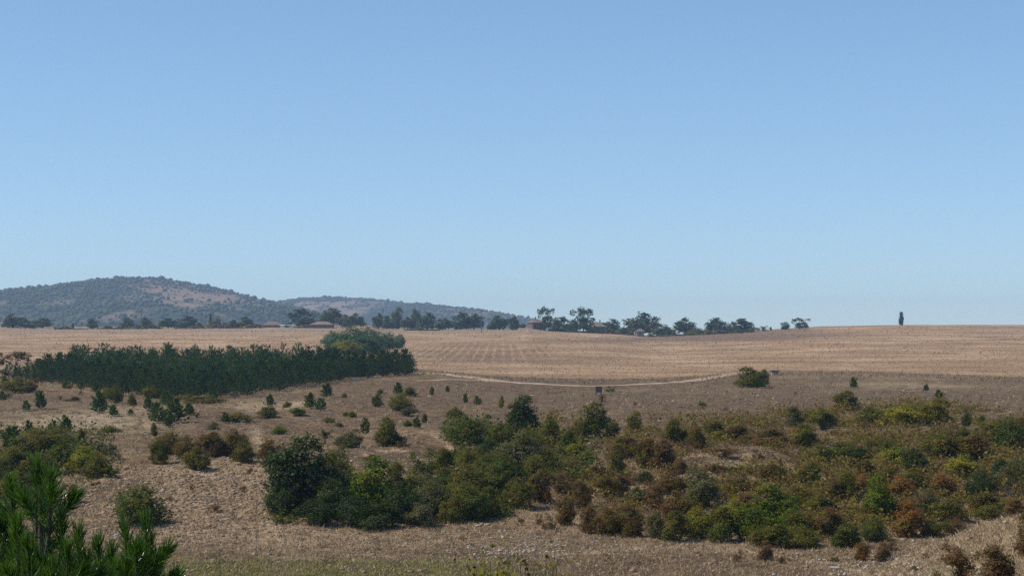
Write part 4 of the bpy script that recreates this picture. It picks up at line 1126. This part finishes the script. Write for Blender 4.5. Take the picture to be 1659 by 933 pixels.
def in_green(u, r):
    return (((np.abs(u - 640) < 190) & (np.abs(r - 815 + .03 * (u - 640)) < 30)) | ((np.abs(u - 840) < 120) & (np.abs(r - 735 - .15 * (u - 840)) < 36)) | ((u < 185) & (np.abs(r - 742) < 34) & (rng.random(len(u)) < .8))) & (fbm(u / 30, r / 10, 60, 3) > -.2)
tiny_clumps('green_undergrowth', 4600, (-40, 980, 680, 860), in_green, 1.0, 40, M['bramble'], 'low green brambles under the larger bushes', 1.0)

def clods():
    n = 9000
    u = np.concatenate([rng.normal(330, 110, n // 2), rng.uniform(-40, 1700, n // 2)]); r = np.concatenate([rng.normal(800, 42, n // 2), rng.uniform(630, 930, n // 2)])
    k = (r > field_edge(u) + 6) & (r < 932) & notrack(u, r); u, r = u[k], r[k]; n = len(u)
    Y = ypix(u, r); x = (u - CX) / FPX * Y; z = height(x, Y)
    s = (.03 + .12 * rng.random(n) ** 2.5) * (Y / 120.) ** .5
    vv = ICO[0][None] * rng.uniform(.6, 1.3, (n, 12, 1)) * np.stack([s * 1.4, s, s * .8], -1)[:, None] + np.stack([x, Y, z + s * .1], -1)[:, None]
    link('earth_clods', mesh_np('clods', vv.reshape(-1, 3), (ICO[1][None] + (12 * np.arange(n))[:, None, None]).reshape(-1, 3), M['clod']), kind='stuff', label='crumbly clods of dry earth over the bare slope', cat='clods')
M['clod'] = plain_mat('dry_clods', (.13, .088, .055), (.36, .27, .18), 1.2, .95)
clods()

# gravel
def gravel():
    cl = [(860, 888, 75, 14, 380), (190, 862, 34, 9, 160), (1425, 915, 70, 12, 420), (780, 890, 60, 12, 140), (1560, 880, 90, 40, 260), (560, 722, 60, 8, 60), (400, 830, 120, 40, 160)]
    V, F, nb = [], [], 0
    for (cu, cr, su, sr, n) in cl:
        u = rng.normal(cu, su, n); r = np.clip(rng.normal(cr, sr, n), 615, 932)
        Y = ypix(u, r); x = (u - CX) / FPX * Y; z = height(x, Y)
        s = rng.uniform(.02, .075, n) * rng.choice([1, 1.6], n, p=[.85, .15])
        vv = ICO[0][None] * rng.uniform(.6, 1.3, (n, 12, 1)) * np.stack([s * 1.2, s, s * .7], -1)[:, None] + np.stack([x, Y, z + s * .2], -1)[:, None]
        V.append(vv.reshape(-1, 3)); F.append((ICO[1][None] + (nb + 12 * np.arange(n))[:, None, None]).reshape(-1, 3)); nb += 12 * n
    link('gravel', mesh_np('gravel', np.concatenate(V), np.concatenate(F), M['stone']), kind='stuff', label='scattered pale gravel and rubble on the valley floor and bank', cat='gravel')
gravel()

# ------------------------------------------------------------------ young pines close to the viewer
M['near_needle'] = leaf_mat('near_pine_needles', (.012, .045, .008), (.095, .21, .025), (.040, .11, .014), .3, .35, .28, spec=.8, patch=6)
def near_pine(u0, Yp, shoots, trunk_top, lab, seed):
    """shoots: (x px, row px, dy m, length m) of each shoot tip, branches run back to the trunk"""
    rg = np.random.default_rng(seed)
    s = Yp / FPX
    bx = (u0 - CX) * s; bz = float(height(bx, Yp)) - .05
    W = lambda u, r, dy=0: np.array([(u - CX) * (Yp + dy) / FPX - bx, dy, -(r - HOR) * (Yp + dy) / FPX - bz])
    root = link('young_pine', None, None, (bx, Yp, bz)); root['label'] = lab; root['category'] = 'pine tree'; root['group'] = 'young pines close to the viewer'
    top = W(*trunk_top)
    tp = np.array([(0, 0, 0), top * .45 + (rg.normal(0, .03), 0, 0), top * .8, top])
    parts = [tube_np(tp, .045, .010, 7)]
    NV = []
    def shoot(p, d, ln, n, nl):
        d = d / np.linalg.norm(d)
        t = rg.random(n) ** .8
        base = p[None] - d[None] * ((1 - t) * ln)[:, None]
        a = np.cross(d, (0, 1, .3)); a /= np.linalg.norm(a); b = np.cross(d, a)
        ph = rg.uniform(0, 6.28, n)
        rad = np.cos(ph)[:, None] * a + np.sin(ph)[:, None] * b
        ang = np.radians(62 - 40 * t + rg.normal(0, 9, n))[:, None]
        nd = d[None] * np.cos(ang) + rad * np.sin(ang)
        l = nl * rg.uniform(.75, 1.15, (n, 1))
        mid = base + nd * l * .55
        nd2 = nd + np.array([0, 0, .25]) + d * .25; nd2 /= np.linalg.norm(nd2, axis=1)[:, None]
        tip = mid + nd2 * l * .45
        sd = np.cross(nd, rg.normal(0, 1, (n, 3))); sd /= np.linalg.norm(sd, axis=1)[:, None] + 1e-9
        wd_ = .0021
        V = np.stack([base - sd * wd_ * .6, base + sd * wd_ * .6, mid + sd * wd_, mid - sd * wd_, tip + sd * wd_ * .3, tip - sd * wd_ * .3], 1).reshape(-1, 3)
        NV.append(V)
    for (u, r, dy, ln) in shoots:
        p = W(u, r, dy)
        # joins the trunk lower down
        hz = max(p[2] - .35 - .7 * math.hypot(p[0] - top[0] * p[2] / top[2], p[1]), .25)
        hz = min(hz, top[2] * .96)
        j = top * (hz / top[2])
        kk = np.array([p[0] * .75 + j[0] * .25, p[1] * .75 + j[1] * .25, j[2] * .45 + (p[2] - ln) * .55])
        e0 = p - np.array([0, 0, ln * .9]) + (j - p) * .06
        parts.append(tube_np(np.array([j, kk, e0, p]), .013, .005, 5))
        d = p - e0 + rg.normal(0, .02, 3)
        shoot(p, d, ln, int(300 * ln / .25), .080)
        shoot(e0 * .6 + kk * .4 , e0 - kk, ln * .7, 50, .07)
        for q in range(rg.integers(2, 4)):           # side shoots
            a = rg.uniform(0, 6.28); tt = rg.uniform(.2, .75)
            o = e0 * tt + kk * (1 - tt)
            e = o + np.array([math.cos(a) * .12, math.sin(a) * .12, rg.uniform(.06, .17)])
            parts.append(tube_np(np.array([o, (o + e) / 2 + (0, 0, -.01), e]), .005, .003, 4))
            shoot(e, e - o, .12, 170, .078)
    N = np.concatenate(NV); k = len(N) // 6
    i = np.arange(k)[:, None] * 6
    F = np.concatenate([i + np.array([[0, 1, 2, 3]]), i + np.array([[3, 2, 4, 5]])])
    tint = np.repeat(np.clip(rg.normal(.45, .28, k), 0, 1), 6)
    bv, bf = join_np(parts)
    link('trunk', mesh_np('trunk', bv, bf, M['bark'], smooth=True), root)
    link('needles', mesh_np('needles', N, F, M['near_needle'], dict(tint=tint)), root)
sh1 = [(58, 752, 0, .30), (18, 782, .1, .2), (82, 772, -.15, .16), (8, 838, .2, .22), (28, 850, -.3, .22), (99, 838, -.1, .24), (128, 862, .2, .2), (62, 815, .3, .2), (-15, 815, 0, .2), (45, 880, -.4, .22), (75, 868, .1, .22),
       (110, 890, -.35, .22), (10, 900, .3, .2), (-20, 880, -.1, .22), (140, 905, 0, .2), (85, 915, -.5, .2), (30, 925, .2, .22), (60, 940, .4, .2), (120, 935, .3, .2), (-5, 945, -.3, .2), (95, 950, -.1, .22)]
near_pine(70, 8.6, sh1, (66, 790, 0), 'nearest young pine with upright shoots, its leader rising above the olive thicket', 3)
sh2 = [(236, 845, 0, .24), (203, 858, .1, .18), (158, 880, -.2, .2), (182, 892, .2, .2), (222, 888, -.2, .2), (250, 908, .1, .14), (165, 915, .25, .2), (205, 915, -.35, .22), (240, 930, .2, .2), (145, 930, 0, .2), (190, 945, .1, .2), (262, 950, -.1, .2), (225, 950, .3, .2)]
near_pine(212, 9.2, sh2, (222, 880, 0), 'second young pine, lower, with blunt shoots just in front of the dome bush', 5)

# leafy sapling tips reaching into the bottom of the view
M['sapling'] = leaf_mat('sapling_leaves', (.17, .19, .02), (.34, .33, .035), (.070, .035, .022), .42, .45, .4, patch=9)
def sapling(u0, Yp, tips, lab, seed):
    rg = np.random.default_rng(seed); s = Yp / FPX
    bx = (u0 - CX) * s; bz = float(height(bx, Yp)) - .05
    root = link('sapling', None, None, (bx, Yp, bz)); root['label'] = lab; root['category'] = 'sapling'; root['group'] = 'autumn saplings below the viewer'
    parts = []; P = []
    for (u, r, nl) in tips:
        e = np.array([(u - CX) * s - bx, rg.normal(0, .12), -(r - HOR) * s - bz])
        b = np.array([e[0] * .15, 0, 0]); m_ = np.array([e[0] * .4 + rg.normal(0, .06), e[1] * .5, e[2] * .5])
        path = np.array([b, m_, e * (.85, .9, .85) + m_ * (.15, .1, .15), e])
        parts.append(tube_np(path, .006, .002, 4))
        nl = nl * 3; t = rg.random(nl) ** .8 * .48 + .53
        c = m_[None] + (e - m_)[None] * ((t - .5) * 2)[:, None]
        P.append(c + rg.normal(0, .05, (nl, 3)))
    P = np.concatenate(P)
    V, F, t = leaves(rg, P, rg.normal(0, 1, (len(P), 3)), .024, 1.5)
    bv, bf = join_np(parts)
    link('stem', mesh_np('stem', bv, bf, M['bark'], smooth=True), root)
    link('leaves', mesh_np('leaves', V, F, M['sapling'], dict(tint=t)), root)
sapling(800, 12, [(757, 910, 26), (795, 905, 24), (772, 922, 30), (785, 916, 34), (806, 918, 30), (822, 903, 18), (798, 930, 40), (780, 935, 40)], 'low yellow-leaved sapling crown at the bottom edge, brown leaf tips', 1)
sapling(850, 12.6, [(824, 888, 12), (842, 905, 14), (868, 916, 16), (900, 890, 12), (904, 903, 10), (886, 918, 16), (850, 922, 26), (868, 928, 22)], 'thin yellow-leaved sapling with tall bare twigs beside the denser one', 2)

# ------------------------------------------------------------------ haze
m, n, out = mat_new('haze')
pvn = n.nodes.new('ShaderNodeVolumePrincipled')
pvn.inputs['Color'].default_value = (.45, .67, 1.0, 1)
pvn.inputs['Absorption Color'].default_value = (.2, .2, .2, 1)
pvn.inputs['Density'].default_value = 1.45e-4
pvn.inputs['Anisotropy'].default_value = .2
n.links.new(pvn.outputs[0], out.inputs['Volume'])
v, f = box_np(-9500, 9500, -80, 7300, -28, 175)
hz = link('haze', pymesh('haze', v, f, m), kind='stuff')
print('verts', sum(len(me.vertices) for me in bpy.data.meshes), 'tris', sum(sum(len(p.vertices) - 2 for p in me.polygons) if len(me.polygons) < 3000 else len(me.polygons) * (len(me.polygons[0].vertices) - 2) for me in bpy.data.meshes))
